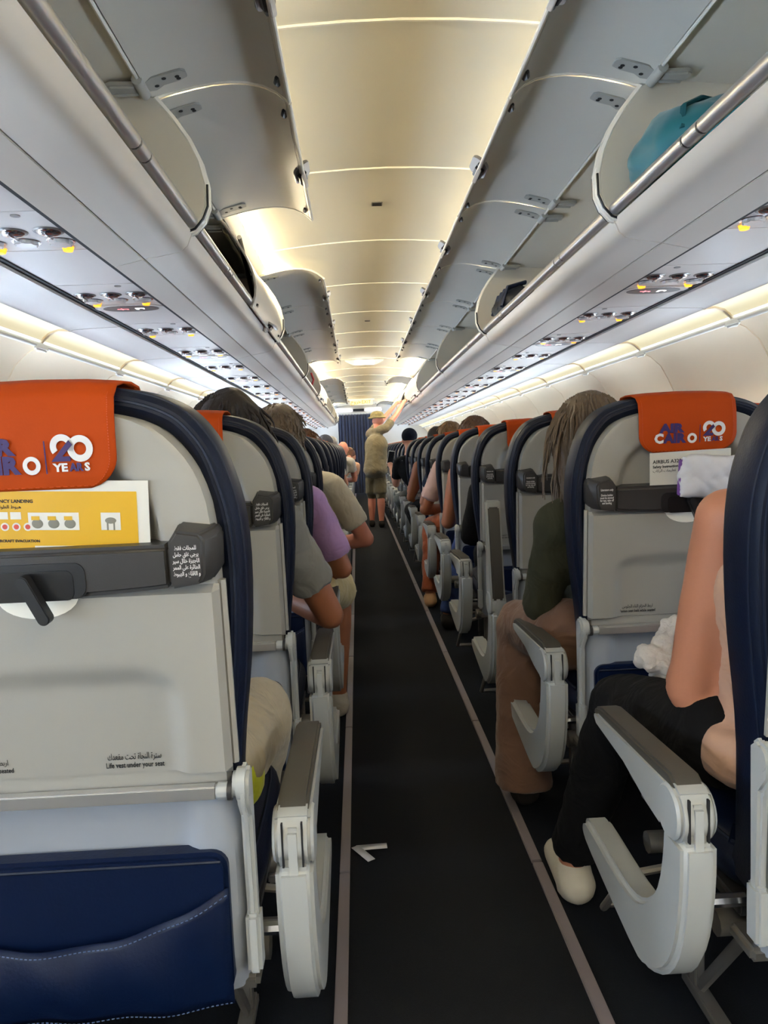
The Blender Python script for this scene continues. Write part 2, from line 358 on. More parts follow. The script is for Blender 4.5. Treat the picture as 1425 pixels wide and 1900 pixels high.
# ================================================================== overhead bins
DOOR = [(0.712, 2.106), (0.68, 2.116), (0.64, 2.126), (0.59, 2.137), (0.54, 2.145), (0.487, 2.149), (0.44, 2.146), (0.395, 2.136), (0.36, 2.119), (0.335, 2.099), (0.322, 2.086)]
HX, HZ = 0.718, 2.112
END = [(0.703, 2.103), (0.655, 2.045), (0.615, 1.985), (0.588, 1.925), (0.573, 1.86), (0.575, 1.80), (0.590, 1.765), (0.615, 1.738), (0.66, 1.722), (1.30, 1.722), (1.36, 1.78), (1.36, 1.90), (1.28, 2.02), (1.12, 2.10), (0.80, 2.118)]
def mir(b, s): return b if s > 0 else b.mirror()
BIN = {}
for s in (-1, 1):
    d = {}
    d['door'] = mir(MB().slab([(x-HX, z-HZ) for x, z in DOOR][::-1], 'y', 0.006, MOD-0.006, 0.0075), s).mesh('door', bevel=0.002)
    d['face'] = mir(MB().slab([(x-HX, z-HZ-0.0015) for x, z in DOOR][:-1][::-1], 'y', 0.008, MOD-0.008, 0.0012), s).mesh('inner_face')
    d['edge'] = mir(MB().tube([(DOOR[-1][0]-HX-0.001, 0.006, DOOR[-1][1]-HZ+0.004), (DOOR[-1][0]-HX-0.001, MOD-0.006, DOOR[-1][1]-HZ+0.004)], 0.006, 8), s).mesh('edge_strip')
    jb = MB().slab([(x-HX, z-HZ-0.004) for x, z in DOOR][::-1], 'y', MOD-0.013, MOD-0.003, 0.006); d['sidebead'] = mir(jb, s).mesh('side_bead', bevel=0.001)
    L = 2*MOD
    d['end'] = mir(MB().prism(END, 'y', -0.010, 0.010), s).mesh('end_panel', bevel=0.004)
    d['endtrim'] = mir(MB().tube([(x, 0, z) for x, z in END[:9]], 0.011, 6, 1.0), s).mesh('end_trim')
    d['endseal'] = mir(MB().tube([(x-0.006, 0, z-0.002) for x, z in END[4:9]]+[(0.655, 0, 1.70)], 0.0035, 6), s).mesh('end_seal')
    hs = MB().slab([(0.64, 1.728), (1.28, 1.728), (1.35, 1.79), (1.35, 1.90), (1.27, 2.01), (1.12, 2.09), (0.80, 2.112), (0.73, 2.120)][::-1], 'y', 0.0, L, 0.012)
    d['housing'] = mir(hs, s).mesh('housing')
    fa = MB().slab([(0.632, 1.738), (0.640, 1.722), (0.648, 1.702), (0.662, 1.690), (0.69, 1.684), (0.767, 1.672)], 'y', 0.002, L-0.002, -0.012)
    d['fairing'] = mir(fa, s).mesh('fairing', bevel=0.002)
    fb = MB().slab([(0.7705, 1.6714), (0.80, 1.6645), (0.83, 1.658), (0.857, 1.652)], 'y', 0.002, L-0.002, -0.012)
    d['fairing2'] = mir(fb, s).mesh('lower_fairing', bevel=0.002)
    d['bead'] = mir(MB().tube([(0.657, 0.002, 1.692), (0.657, L-0.002, 1.692)], 0.0065, 8), s).mesh('lip_bead')
    d['lipgroove'] = mir(MB().tube([(0.6435, 0.004, 1.711), (0.6435, L-0.004, 1.711)], 0.0022, 6), s).mesh('lip_groove')
    d['top'] = mir(MB().slab([(0.655, 2.146), (0.70, 2.137), (0.735, 2.132)], 'y', 0.0, L, 0.006), s).mesh('top_fascia')
    d['rod'] = mir(MB().tube([(0.722, 0.0, 2.108), (0.722, L, 2.108)], 0.0065, 8), s).mesh('hinge_rod')
    d['groove'] = mir(MB().box((0.7155, L/2, 2.116), (0.008, L, 0.006)), s).mesh('hinge_groove')
    segs = [(0.0, MOD*0.5-0.038), (MOD*0.5-0.028, MOD*0.5+0.040), (MOD*0.5+0.05, MOD*1.5-0.038), (MOD*1.5-0.028, MOD*1.5+0.040), (MOD*1.5+0.05, L)]
    d['bars'] = [mir(MB().tube([(0.618, a, 1.757), (0.618, b, 1.757)], 0.0185, 14), s).mesh('rail') for a, b in segs]
    d['collar'] = mir(MB().tube([(0.618, -0.006, 1.757), (0.618, 0.006, 1.757)], 0.0165, 14), s).mesh('collar')
    # hinge bracket on the door: forked plate with holes
    br = MB().prism([(-0.125, -0.030), (-0.112, -0.040), (-0.03, -0.034), (-0.008, -0.018), (-0.008, 0.036), (-0.03, 0.038), (-0.055, 0.020), (-0.10, 0.014), (-0.125, 0.002)], 'z', -0.012, -0.006)
    d['bracket'] = mir(br, s).mesh('hinge_bracket', bevel=0.0015)
    d['hole'] = mir(MB().disc((0, 0, 0), 0.0065, -0.001, 'z', 10), s).mesh('screw_hole')
    d['knuckle'] = mir(MB().tube([(0.722, -0.045, 2.102), (0.722, 0.045, 2.102)], 0.0150, 10), s).mesh('knuckle')
    mt = MB().prism([(0.735, -0.028), (0.80, -0.03), (0.815, -0.02), (0.815, 0.02), (0.80, 0.03), (0.735, 0.028)], 'z', 2.094, 2.106)
    mt.tube([(0.735, 0.02, 2.094), (0.80, 0.024, 2.094)], 0.006, 6); mt.tube([(0.735, -0.02, 2.094), (0.80, -0.024, 2.094)], 0.006, 6)
    d['mount'] = mir(mt, s).mesh('hinge_mount', bevel=0.0015)
    # latch and rubber pads at the free edge of the door
    ex, ez = DOOR[-2][0]-HX, DOOR[-2][1]-HZ
    rotp = Matrix.Translation((ex+0.012, 0, ez+0.008)) @ Matrix.Rotation(math.radians(40), 4, 'Y')
    la = MB().prism(rrect(-0.052, 0.018, -0.075, 0.065, 0.030, 5), 'z', -0.013, -0.002).xf(rotp @ Matrix.Diagonal((1, 1, 1, 1)))
    d['latch'] = mir(la, s).mesh('latch', bevel=0.002)
    lk = MB().box((-0.008, 0.005, -0.020), (0.034, 0.07, 0.018)).box((-0.004, 0.055, -0.020), (0.016, 0.02, 0.014)).box((-0.014, -0.05, -0.018), (0.016, 0.018, 0.012)).xf(rotp)
    d['latch_hook'] = mir(lk, s).mesh('latch_hook', bevel=0.002)
    lh = MB().prism([(-0.06, 0.0), (-0.03, 0.022), (0.03, 0.022), (0.06, 0.0)], 'x', -0.010, 0.004)
    lh.v = [(x, y, z) for x, y, z in lh.v]
    lh.xf(Matrix.Translation((ex-0.014, 0, ez-0.012)) @ Matrix.Rotation(math.radians(-150), 4, 'Y'))
    d['handle'] = mir(lh, s).mesh('handle', bevel=0.002)
    pd_ = MB().prism([(-0.020, -0.026), (0.006, -0.022), (0.014, 0.0), (0.006, 0.026), (-0.016, 0.018)], 'z', -0.010, 0.0).xf(rotp)
    d['pad'] = mir(pd_, s).mesh('rubber_pad', bevel=0.002)
    BIN[s] = d
def door_bracket(parent, d, s, y):
    # follows the inside of the door just past the hinge
    h = put('hinge_bracket', d['bracket'], 'hinge_grey', parent); h.location = (0, y, 0.004); h.rotation_euler = (0, s*math.radians(11), 0)
    for (hx, hy) in ((-0.098, -0.012), (-0.062, -0.016), (-0.100, 0.0), (-0.035, 0.014)):
        o = put('screw_hole', d['hole'], 'dark_gap', h); o.location = (s*hx, hy, -0.0118)
def make_bin(s, y, open_a, open_b, label):
    d = BIN[s]; b = empty('overhead_bin', (0, y, 0), label, 'luggage bin', 'overhead bins along the %s side' % ('left' if s < 0 else 'right'))
    put('housing', d['housing'], 'plastic_inner', b)
    put('fairing', d['fairing'], 'plastic_bin', b); put('lower_fairing', d['fairing2'], 'plastic_bin', b)
    put('lip_bead', d['bead'], 'bead', b); put('lip_groove', d['lipgroove'], 'bar_dark', b); put('top_fascia', d['top'], 'bead', b)
    put('hinge_rod', d['rod'], 'bead', b); put('hinge_groove', d['groove'], 'dark_gap', b)
    for me in d['bars']: put('rail', me, 'alu', b)
    for yy in (MOD*0.5-0.033, MOD*0.5+0.045, MOD*1.5-0.033, MOD*1.5+0.045):
        o = put('collar', d['collar'], 'black_plastic', b); o.location = (0, yy, 0)
    for yy in (0.012, 2*MOD-0.012):
        o = put('end_panel', d['end'], 'plastic_inner', b); o.location = (0, yy, 0)
        t = put('end_trim', d['endtrim'], 'bead', o); t.location = (0, 0, 0)
        t = put('end_seal', d['endseal'], 'black_plastic', o); t.location = (0, 0.011 if yy < 1 else -0.011, 0)
    for k, op in ((0, open_a), (1, open_b)):
        dr = put('door', d['door'], 'plastic_bin', b); dr.location = (s*HX, MOD*k, HZ)
        put('inner_face', d['face'], 'plastic_door_in', dr)
        put('edge_strip', d['edge'], 'bead', dr); put('side_bead', d['sidebead'], 'bead', dr)
        for yy in (0.115, MOD-0.085):
            door_bracket(dr, d, s, yy)
            o = put('hinge_mount', d['mount'], 'hinge_grey', b); o.location = (0, MOD*k+yy, 0)
            t = put('knuckle', d['knuckle'], 'hinge_grey', o)
        o = put('latch', d['latch'], 'alu_dull', dr); o.location = (0, MOD*0.55, 0)
        o = put('latch_hook', d['latch_hook'], 'black_plastic', dr); o.location = (0, MOD*0.55, 0)
        o = put('handle', d['handle'], 'plastic_bin', dr); o.location = (0, MOD*0.55, 0)
        for yy in (0.10, MOD-0.10):
            o = put('rubber_pad', d['pad'], 'black_plastic', dr); o.location = (0, yy, 0)
        if not op: dr.rotation_euler = (0, -s*math.radians(70.5), 0)
    return b
LEFT_OPEN = [0, 0, 1, 1, 1, 0, 1, 1, 1, 1, 0, 0, 1, 1, 1, 1, 1, 0]     # doors from y=-2.2 on
RIGHT_OPEN = [0, 0, 1, 1, 1, 1, 1, 1, 1, 1, 0, 0, 1, 0, 0, 0, 0, 1]
NAMES = ['first', 'second', 'third', 'fourth', 'fifth', 'sixth', 'seventh', 'eighth', 'ninth']
for s, op in ((-1, LEFT_OPEN), (1, RIGHT_OPEN)):
    for k in range(9):
        st = {(1, 1): 'both doors open', (0, 0): 'both doors shut', (1, 0): 'one door open and one shut', (0, 1): 'one door shut and one open'}[(op[2*k], op[2*k+1])]
        extra = {(1, 1): ' over teal bag', (1, 2): ' over black bag'}.get((s, k), '')
        make_bin(s, JY+2*MOD*(k-2), op[2*k], op[2*k+1], 'overhead bin, %s%s, %s from the curtain on the %s' % (st, extra, NAMES[8-k], 'left' if s < 0 else 'right'))
        c = empty('cove_light', (0, JY+2*MOD*(k-2), 0), 'warm glowing light strip between the %s bins and the ceiling' % ('left' if s < 0 else 'right'), 'light strip', 'ceiling cove lights')
        mir(MB().slab([(0.620, 2.164), (0.652, 2.143)], 'y', 0.01, 2*MOD-0.01, 0.01), s).build('lens', 'cove_lens', c)
        mir(MB().box((0.655, MOD, 2.149), (0.008, 2*MOD, 0.016)), s).build('frame', 'bead', c)
# gas strut in the half open bin
g = empty('gas_strut', (-0.66, 3.52, 1.98), 'thin steel gas strut inside the half shut left bin', 'strut')
MB().tube([(0, 0, 0.08), (-0.01, 0.5, -0.10)], 0.011).build('cylinder', 'black_plastic', g); MB().tube([(-0.01, 0.5, -0.10), (-0.02, 0.86, -0.2)], 0.006).build('piston', 'chrome', g)
# ================================================================== passenger service panels
PS = {}
def lens_fn(): pass
for s in (-1, 1):
    d = {}
    d['plate'] = mir(MB().box((0.9965, PITCH*0.22, 1.652), (0.258, PITCH*0.44-0.004, 0.008)).xf(Matrix.Identity(4)), s).mesh('plate', bevel=0.0015)
    d['plate2'] = mir(MB().box((0.9965, PITCH*0.72, 1.652), (0.258, PITCH*0.56-0.004, 0.008)), s).mesh('plate', bevel=0.0015)
    PS[s] = d
PZ = 1.648
lamp_ring = MB().disc((0, 0, 0), 0.038, -0.003, 'z', 24, 0.035).mesh('lamp_ring', bevel=0.0015)
lamp_eye = MB().ell((0, 0, -0.002), (0.030, 0.030, 0.011), 16, 8).box((0, 0, -0.013), (0.003, 0.05, 0.004)).mesh('lamp_eye')
nz = MB().disc((0, 0, 0), 0.037, -0.002, 'z', 24, 0.035)
noz_ring = nz.mesh('nozzle_ring', bevel=0.001)
nk = MB(); pts = []
for k in range(40): w = 2*math.pi*k/40; r = 0.028+0.003*math.cos(8*w); pts.append((r*math.cos(w), r*math.sin(w)))
nk.prism(pts, 'z', -0.010, -0.001); noz_knob = nk.mesh('nozzle_knob', bevel=0.002)
amber = MB().disc((0, 0, 0), 0.016, -0.012, 'z', 14, 0.012).mesh('call_lamp')
sg = MB(); pts = [(0.105*math.copysign(abs(math.cos(w))**0.8, math.cos(w)), 0.056*math.sin(w)) for w in [2*math.pi*k/32 for k in range(32)]]
sg.prism(pts, 'z', -0.004, 0.0); sign_pl = sg.mesh('sign_plate', bevel=0.003)
sg = MB(); sg.prism([(x*1.28, y*1.25) for x, y in pts], 'z', -0.003, 0.0); sign_rim = sg.mesh('sign_rim', bevel=0.0015)
ic = MB().ell((0.0, 0.012, 0), (0.006, 0.006, 0.001), 8, 4).box((0.0, -0.004, 0), (0.010, 0.018, 0.001)).box((0.012, -0.008, 0), (0.018, 0.007, 0.001)).box((0.024, 0.0, 0), (0.006, 0.016, 0.001)); ic_belt = ic.mesh('sign_icon')
ic = MB().box((0, 0, 0), (0.034, 0.006, 0.001)).box((0.02, 0.004, 0), (0.006, 0.012, 0.001)).box((0, 0, 0), (0.005, 0.026, 0.001)).disc((0, 0, 0), 0.004, 0.001); ic_smoke = ic.mesh('sign_icon')
btn = MB().disc((0, 0, 0), 0.011, -0.002, 'z', 14).mesh('button')
for s in (-1, 1):
    for i in range(-2, 23):
        y = 1.78+PITCH*i
        if y > 17.6: break
        u = empty('service_panel', (0, y, 0), 'grey overhead service panel with lamps and air nozzles%s, %s side' % (' and a lit oval sign' if i % 2 else '', 'left' if s < 0 else 'right'), 'service panel', 'overhead service panels %s%s' % ('with sign ' if i % 2 else '', 'left' if s < 0 else 'right'))
        put('plate', PS[s]['plate'], 'panel_psu', u); put('plate', PS[s]['plate2'], 'panel_psu', u)
        for k in range(3):
            x = s*(0.905+0.088*k)
            o = put('reading_lamp', lamp_ring, 'alu_dull', u); o.location = (x, 0.155, PZ); put('lamp_eye', lamp_eye, 'chrome', o)
            o = put('air_nozzle', noz_ring, 'chrome', u); o.location = (x+s*0.004, 0.245, PZ); put('nozzle_knob', noz_knob, 'alu', o)
        for k in (0, 2):
            o = put('call_lamp', amber, 'amber', u); o.location = (s*(0.912+0.088*k), 0.30, PZ)
        o = put('button', btn, 'alu_dull', u); o.location = (s*0.93, 0.03, PZ)
        if i % 2:
            o = put('sign_rim', sign_rim, 'panel_psu', u); o.location = (s*0.995, 0.400, PZ)
            o = put('sign', sign_pl, 'sign_dark', u); o.location = (s*0.995, 0.400, PZ)
            q = put('sign_icon', ic_smoke, 'sign_red', o); q.location = (-0.034, 0, -0.0045)
            q = put('sign_icon', ic_belt, 'sign_white', o); q.location = (0.022, 0, -0.0045)
# channels and outer panels beside the service panels, sidewall lights
n = 2
for s in (-1, 1):
    side = 'left' if s < 0 else 'right'
    for (x, wd) in ((0.8615, 0.012), (1.1335, 0.020)):
        n += 1
        t = mir(MB().box((x, (Y0+Y1)/2, 1.652), (wd, Y1-Y0, 0.016)), s).build('trim_%d' % n, 'dark_gap'); tag(t, 'dark channel beside the service panels, %s %s' % (side, 'inner' if x < 1 else 'outer'), 'channel', kind='structure')
    pmesh = mir(MB().slab([(1.141, 1.6345), (1.25, 1.632), (1.335, 1.628), (1.347, 1.621)], 'y', 0.003, KMOD-0.003, 0.01), s).mesh('panel', bevel=0.002)
    lens = mir(MB().slab([(1.349, 1.630), (1.39, 1.632), (1.43, 1.620), (1.455, 1.600), (1.463, 1.588)], 'y', 0.012, KMOD-0.012, 0.006), s).mesh('lens')
    capm = mir(MB().slab([(1.347, 1.621), (1.39, 1.624), (1.43, 1.612), (1.456, 1.588), (1.470, 1.572)], 'y', -0.012, 0.012, 0.012), s).mesh('end_cap', bevel=0.002)
    rail = mir(MB().tube([(1.474, 0.0, 1.570), (1.474, KMOD, 1.570)], 0.012, 10), s).mesh('rail')
    kn = mir(MB().prism([(1.455, -0.02), (1.468, -0.07), (1.487, -0.03), (1.500, 0.0), (1.487, 0.03), (1.468, 0.07), (1.455, 0.02)], 'z', 1.545, 1.578), s).mesh('rail_joint', bevel=0.008, seg=3)
    k = -5
    while KNOB0+KMOD*k < Y1-0.4:
        u = empty('side_light', (0, KNOB0+KMOD*k, 0), 'long cream wall wash light above the %s windows' % side, 'wall light', 'wall wash lights on the %s' % side)
        put('panel', pmesh, 'panel_psu', u); put('lens', lens, 'side_lens', u); put('end_cap', capm, 'sidewall', u); put('rail', rail, 'bead', u); put('rail_joint', kn, 'bead', u)
        k += 1
# ================================================================== seats
TH = math.radians(4.8); PIV = 0.63
BX = Matrix.Translation((0, 0, PIV)) @ Matrix.Rotation(TH, 4, 'X') @ Matrix.Translation((0, 0, -PIV))   # leans the back towards the tail
TC = [(0.40, 0.213), (0.60, 0.218), (0.69, 0.228), (0.77, 0.240), (0.85, 0.248), (0.93, 0.252), (0.99, 0.250), (1.03, 0.244), (1.075, 0.231), (1.095, 0.223), (1.112, 0.213), (1.130, 0.199), (1.144, 0.184), (1.155, 0.163), (1.164, 0.138), (1.171, 0.105), (1.175, 0.065), (1.177, 0.0)]
TS = [(0.64, 0.220), (0.80, 0.224), (0.90, 0.226), (0.985, 0.225), (1.026, 0.221), (1.048, 0.215), (1.068, 0.207), (1.083, 0.198), (1.098, 0.186), (1.112, 0.172), (1.124, 0.156), (1.133, 0.136), (1.140, 0.110), (1.145, 0.070), (1.147, 0.0)]
def tab(T, z):
    if z <= T[0][0]: return T[0][1]
    for (a, b) in zip(T, T[1:]):
        if z <= b[0]: return a[1]+(b[1]-a[1])*(z-a[0])/(b[0]-a[0])
    return 0.0
def hw_c(z): return tab(TC, z)
def hw_s(z): return tab(TS, z)
def zt_c(x):
    for (a, b) in zip(TC[::-1], TC[::-1][1:]):
        if abs(x) <= b[1]: return a[0]+(b[0]-a[0])*(abs(x)-a[1])/(b[1]-a[1])
    return 0.99
def outline(T):
    # rounded subdivision of the half outline (Chaikin), then mirrored
    R_ = [(h, z) for z, h in T]
    for _ in range(2):
        n = [R_[0]]
        for p, r in zip(R_, R_[1:]): n += [(p[0]*0.75+r[0]*0.25, p[1]*0.75+r[1]*0.25), (p[0]*0.25+r[0]*0.75, p[1]*0.25+r[1]*0.75)]
        R_ = n+[R_[-1]]
    R_ = [R_[0]]+[r for i, r in enumerate(R_[1:-1]) if i % 2]+[R_[-1]]
    return R_+[(-x, z) for x, z in R_[::-1][1:]]
def inset(pts, d):
    out = []; n = len(pts)
    for i, p in enumerate(pts):
        a, b = pts[i-1], pts[(i+1) % n]; dx, dz = b[0]-a[0], b[1]-a[1]; l = math.hypot(dx, dz) or 1
        out.append((p[0]-dz/l*d, p[1]+dx/l*d))
    return out
def loft(pts, layers):
    """layers: (depth, inset); closed slab"""
    m = MB(); n = len(pts); vs = []; fs = []
    for (d, i_) in layers: vs += [(x, d, z) for x, z in inset(pts, i_)]
    for L in range(len(layers)-1):
        for i in range(n): j = (i+1) % n; fs.append((L*n+i, L*n+j, (L+1)*n+j, (L+1)*n+i))
    fs += [tuple(range(n))[::-1], tuple(range((len(layers)-1)*n, len(layers)*n))]
    return m.add(vs, fs)
co = outline(TC)
seat = empty('airline_seat')
# cushion of the back with piping
cush = loft(co, [(0.014, 0.040), (-0.012, 0.030), (-0.020, 0.018), (-0.018, 0.006), (-0.008, 0.0), (0.03, -0.001), (0.065, 0.0), (0.088, 0.010), (0.098, 0.032), (0.092, 0.07)]).xf(BX).build('backrest', 'navy', seat)
for dd in (-0.0195, -0.004):
    pin = inset(co, 0.012 if dd < -0.01 else -0.0005)[2:-2]
    MB().tube([(x, dd, z) for x, z in pin], 0.0022, 5).xf(BX).build('piping', 'navy_piping', cush)
# rear shell: relief with a shallow recess for literature
def shell_fn(u, v):
    z = 0.64+(1.1468-0.64)*(1-(1-v)**2.2); h = hw_s(z); x = (2*u-1)*h
    ed = min(1.0, (h-abs(x))/0.010, (1.1468-z)/0.010)
    d = -0.034*math.sqrt(max(0.0, 1-(1-max(0.0, ed))**2)) - 0.002
    rr = ((abs(x)/0.158)**3+(max(0.0, z-0.94)/0.152)**3)**(1/3)
    return (x, d+0.022*smooth01((1.0-rr)/0.14)*smooth01((z-0.90)/0.03), z)
sh = MB().grid(shell_fn, 56, 44).xf(BX).build('rear_shell', 'shell_grey', seat)
# frame ribs beside the tray
for s in (-1, 1):
    MB().tube([(s*0.2235, -0.024, 0.672), (s*0.2235, -0.026, 0.925)], [0.006, 0.006], 6).xf(BX).build('side_rib', 'shell_grey', sh)
# literature bar
def bar_pts(x0, x1, zt, n=12):
    return [(x0+(x1-x0)*k/n, 0.918+0.014*((x0+(x1-x0)*k/n)/0.235)**2) for k in range(n+1)]+[(x1, zt), (x0, zt)]
lb = MB().prism(bar_pts(-0.170, 0.170, 0.980), 'y', -0.066, -0.012).xf(BX).build('literature_bar', 'bar_dark', seat, bevel=0.007, seg=3)
for s in (-1, 1):
    p = [(0.170, 0.924), (0.218, 0.931), (0.227, 0.944), (0.229, 0.988), (0.222, 0.998), (0.180, 1.004), (0.170, 0.986)]
    f = [(0.170, 0.926), (0.205, 0.931), (0.211, 0.942), (0.213, 0.984), (0.207, 0.993), (0.180, 0.998), (0.170, 0.984)]
    n_ = len(p); bl = MB().add([(s*x, -0.010, z) for x, z in p]+[(s*x, -0.048, z) for x, z in p]+[(s*x, -0.071, z) for x, z in f], [(L*n_+i, L*n_+(i+1) % n_, (L+1)*n_+(i+1) % n_, (L+1)*n_+i) for L in (0, 1) for i in range(n_)]+[tuple(range(2*n_, 3*n_)), tuple(range(n_))[::-1]])
    bl.xf(BX).build('end_block', 'bar_dark', lb, bevel=0.003, seg=2)
MB().prism(rrect(-0.068, 0.068, 0.918, 0.966, 0.016), 'y', -0.0675, -0.05).xf(BX).build('latch_recess', 'bar_darker', lb, bevel=0.002)
MB().prism(rrect(-0.052, 0.052, 0.917, 0.956, 0.010), 'y', -0.0682, -0.05).xf(BX).build('recess_floor', 'black_plastic', lb, bevel=0.001)
hd_ = MB().prism(rrect(-0.0075, 0.0075, -0.052, 0.014, 0.0074), 'y', -0.012, 0.004)
latch = hd_.xf(BX @ Matrix.Translation((0, -0.076, 0.940)) @ Matrix.Rotation(math.radians(-24), 4, 'Y')).build('tray_latch', 'bar_darker', lb, bevel=0.003, seg=2)
for (body, x) in ((arabic('للمجلات فقط')+'\n'+arabic('يرجى غلق حامل')+'\n'+arabic('الاجهزة خلال سير')+'\n'+arabic('الطائرة على الممر')+'\n'+arabic('و الاقلاع و الهبوط'), 0.191), ('Literature only\n \nDevice holder\nmust be stowed\nfor taxi, take off\nand landing', -0.191)):
    lettering('lettering', body, 0.0072 if x > 0 else 0.0068, 'ink_white', (x, -0.0718, 0.961), lb, BX, bold=0.00012, space=1.12 if x > 0 else 0.88, width=0.033 if x > 0 else 0.031)
# tray table
def tray_fn(u, v):
    x = (2*u-1)*0.222; z = 0.664+(0.922-0.664)*v
    ax = smooth01((0.172-abs(x))/0.03)
    cr = 0.07; cx = max(0, abs(x)-(0.172-cr)); az = smooth01((0.825-cx*cx*6-z)/0.035)
    ex = min(1, (0.222-abs(x))/0.006); ez = min(1, (z-0.664)/0.006, (0.922-z)/0.006); e = min(ex, ez)
    return (x, -0.052+0.013*ax*az+(1-math.sqrt(max(0, 1-(1-e)**2)))*0.016, z)
tr = MB().grid(tray_fn, 60, 34).xf(BX).build('tray_table', 'shell_grey', seat)
MB().prism([(0.052*math.cos(math.pi+math.pi*k/14), 0.919+0.030*math.sin(math.pi+math.pi*k/14)) for k in range(15)], 'y', -0.0535, -0.045).xf(BX).build('latch_plate', 'bead', tr, bevel=0.002)
lettering('lettering', arabic('سترة النجاة تحت مقعدك'), 0.0125, 'ink_black', (0.095, -0.0398, 0.694), tr, BX, width=0.070)
lettering('lettering', 'Life vest under your seat', 0.0105, 'ink_black', (0.095, -0.0398, 0.682), tr, BX, width=0.076, bold=0.0001)
lettering('lettering', arabic('اربط الحزام اثناء الجلوس'), 0.0105, 'ink_black', (-0.105, -0.0398, 0.694), tr, BX, width=0.072)
lettering('lettering', 'Fasten seat belt while seated', 0.0095, 'ink_black', (-0.105, -0.0398, 0.683), tr, BX, width=0.084, bold=0.0001)
# tray support bar with its end knuckles and folding arms
tb = MB().box((0, -0.046, 0.642), (0.40, 0.014, 0.019)).xf(BX).build('tray_bar', 'alu', seat, bevel=0.002)
for s in (-1, 1):
    MB().tube([(s*0.20, -0.046, 0.642), (s*0.222, -0.046, 0.642)], 0.012, 10).xf(BX).build('bar_end', 'arm_grey', tb, bevel=0.002)
    MB().tube([(s*0.215, -0.047, 0.642), (s*0.221, -0.047, 0.642)], 0.0126, 10).xf(BX).build('bar_ring', 'bar_dark', tb)
    ta = MB().disc((s*0.222, -0.040, 0.644), 0.022, s*0.022, 'x', 18)
    ta.prism([(-0.062, 0.644), (-0.030, 0.670), (-0.012, 0.656), (-0.012, 0.46), (-0.020, 0.40), (-0.036, 0.40), (-0.034, 0.47), (-0.040, 0.595), (-0.060, 0.620)], 'x', s*0.228, s*0.243)
    ta.build('tray_arm', 'arm_grey', seat, bevel=0.005, seg=2)
    MB().box((s*0.236, -0.024, 0.415), (0.020, 0.034, 0.085)).build('arm_bracket', 'arm_grey', seat, bevel=0.005)
# lower shell
def low_fn(u, v):
    z = 0.335+(0.648-0.335)*v; h = 0.224+0.004*math.sin(v*3); x = (2*u-1)*h; e = min(1.0, (h-abs(x))/0.03)
    y = -0.006-0.03*math.sqrt(max(0, 1-(1-e)**2))
    return (x, y+0.020*smooth01((0.172-abs(x))/0.03)+0.05*smooth01((0.40-z)/0.09)*0.5, z)
MB().grid(low_fn, 40, 14).build('lower_shell', 'shell_lower', seat)
MB().box((0, 0.03, 0.335), (0.47, 0.07, 0.022)).build('shell_foot', 'alu_dull', seat, bevel=0.006)
# seat pocket of navy leather: back leaf and sagging front leaf
po = MB().prism(rrect(-0.208, 0.208, 0.350, 0.553, 0.022), 'y', -0.050, -0.016).build('seat_pocket', 'navy_pocket', seat, bevel=0.006, seg=2)
def pf(u, v):
    x = (2*u-1)*0.2085; t = 1-((x+0.03)/0.235)**2
    ztop = 0.505-0.062*max(0, t)
    z = 0.343+(ztop-0.343)*v
    return (x, -0.053-0.026*(1-abs(2*u-1)**4)*(0.35+0.65*math.sin(math.pi*min(1, v*0.8+0.1)))+0.003*math.sin(x*55+z*30), z)
p_ = MB().grid(pf, 34, 10).build('front_leaf', 'navy_pocket', po, recalc=False)
md = p_.modifiers.new('t', 'SOLIDIFY'); md.thickness = 0.004
st = [pf(k/34, 0.955) for k in range(35)]
for a, b in zip(st, st[1:]):
    pass
sb = MB()
for k in range(68):
    a = Vector(pf(k/68+0.002, 0.955)); b = Vector(pf(k/68+0.010, 0.955)); sb.tube([a+Vector((0, -0.0045, 0)), b+Vector((0, -0.0045, 0))], 0.0008, 4)
for k in range(68):
    a = Vector(pf(k/68+0.002, 0.03)); b = Vector(pf(k/68+0.010, 0.03)); sb.tube([a+Vector((0, -0.0045, 0)), b+Vector((0, -0.0045, 0))], 0.0008, 4)
tag(sb.build('stitching', 'stitch', po), kind='stuff')
MB().tube([(-0.2, -0.051, 0.542), (0.2, -0.051, 0.542)], 0.002, 5).build('pocket_seam', 'navy_piping', po)
# head cover
path = [(-0.040, 1.052), (-0.044, 1.068), (-0.045, 1.092), (-0.043, 1.118), (-0.040, 1.145), (-0.034, 1.168), (-0.018, 1.181), (0.01, 1.185), (0.045, 1.184), (0.080, 1.178), (0.100, 1.155), (0.106, 1.11), (0.104, 1.05)]
def cov(u, v):
    t = v*(len(path)-1); i = min(int(t), len(path)-2); f = t-i
    d = path[i][0]+(path[i+1][0]-path[i][0])*f; z = path[i][1]+(path[i+1][1]-path[i][1])*f
    h = 0.111
    if z < 1.092 and d < 0: a = (1.092-z)/0.041; h = 0.111-0.045*(1-math.sqrt(max(0, 1-min(1, a)**2)))
    x = (2*u-1)*h
    top = smooth01((z-1.12)/0.05)
    return (x, d, z+(zt_c(x)-zt_c(0))*top*0.75)
hc = MB().grid(cov, 20, 48).xf(BX).build('head_cover', 'orange', seat, recalc=False)
md = hc.modifiers.new('t', 'SOLIDIFY'); md.thickness = 0.0035; md.offset = 0
edge = [Vector(cov(0.035, v/40*0.45)) for v in range(40, 0, -1)]+[Vector(cov(u/20, 0.014)) for u in range(1, 20)]+[Vector(cov(0.965, v/40*0.45)) for v in range(1, 41)]
eb = MB()
for a, b in zip(edge, edge[1:]): eb.tube([a+Vector((0, -0.0022, 0)), a+(b-a)*0.55+Vector((0, -0.0022, 0))], 0.0006, 4)
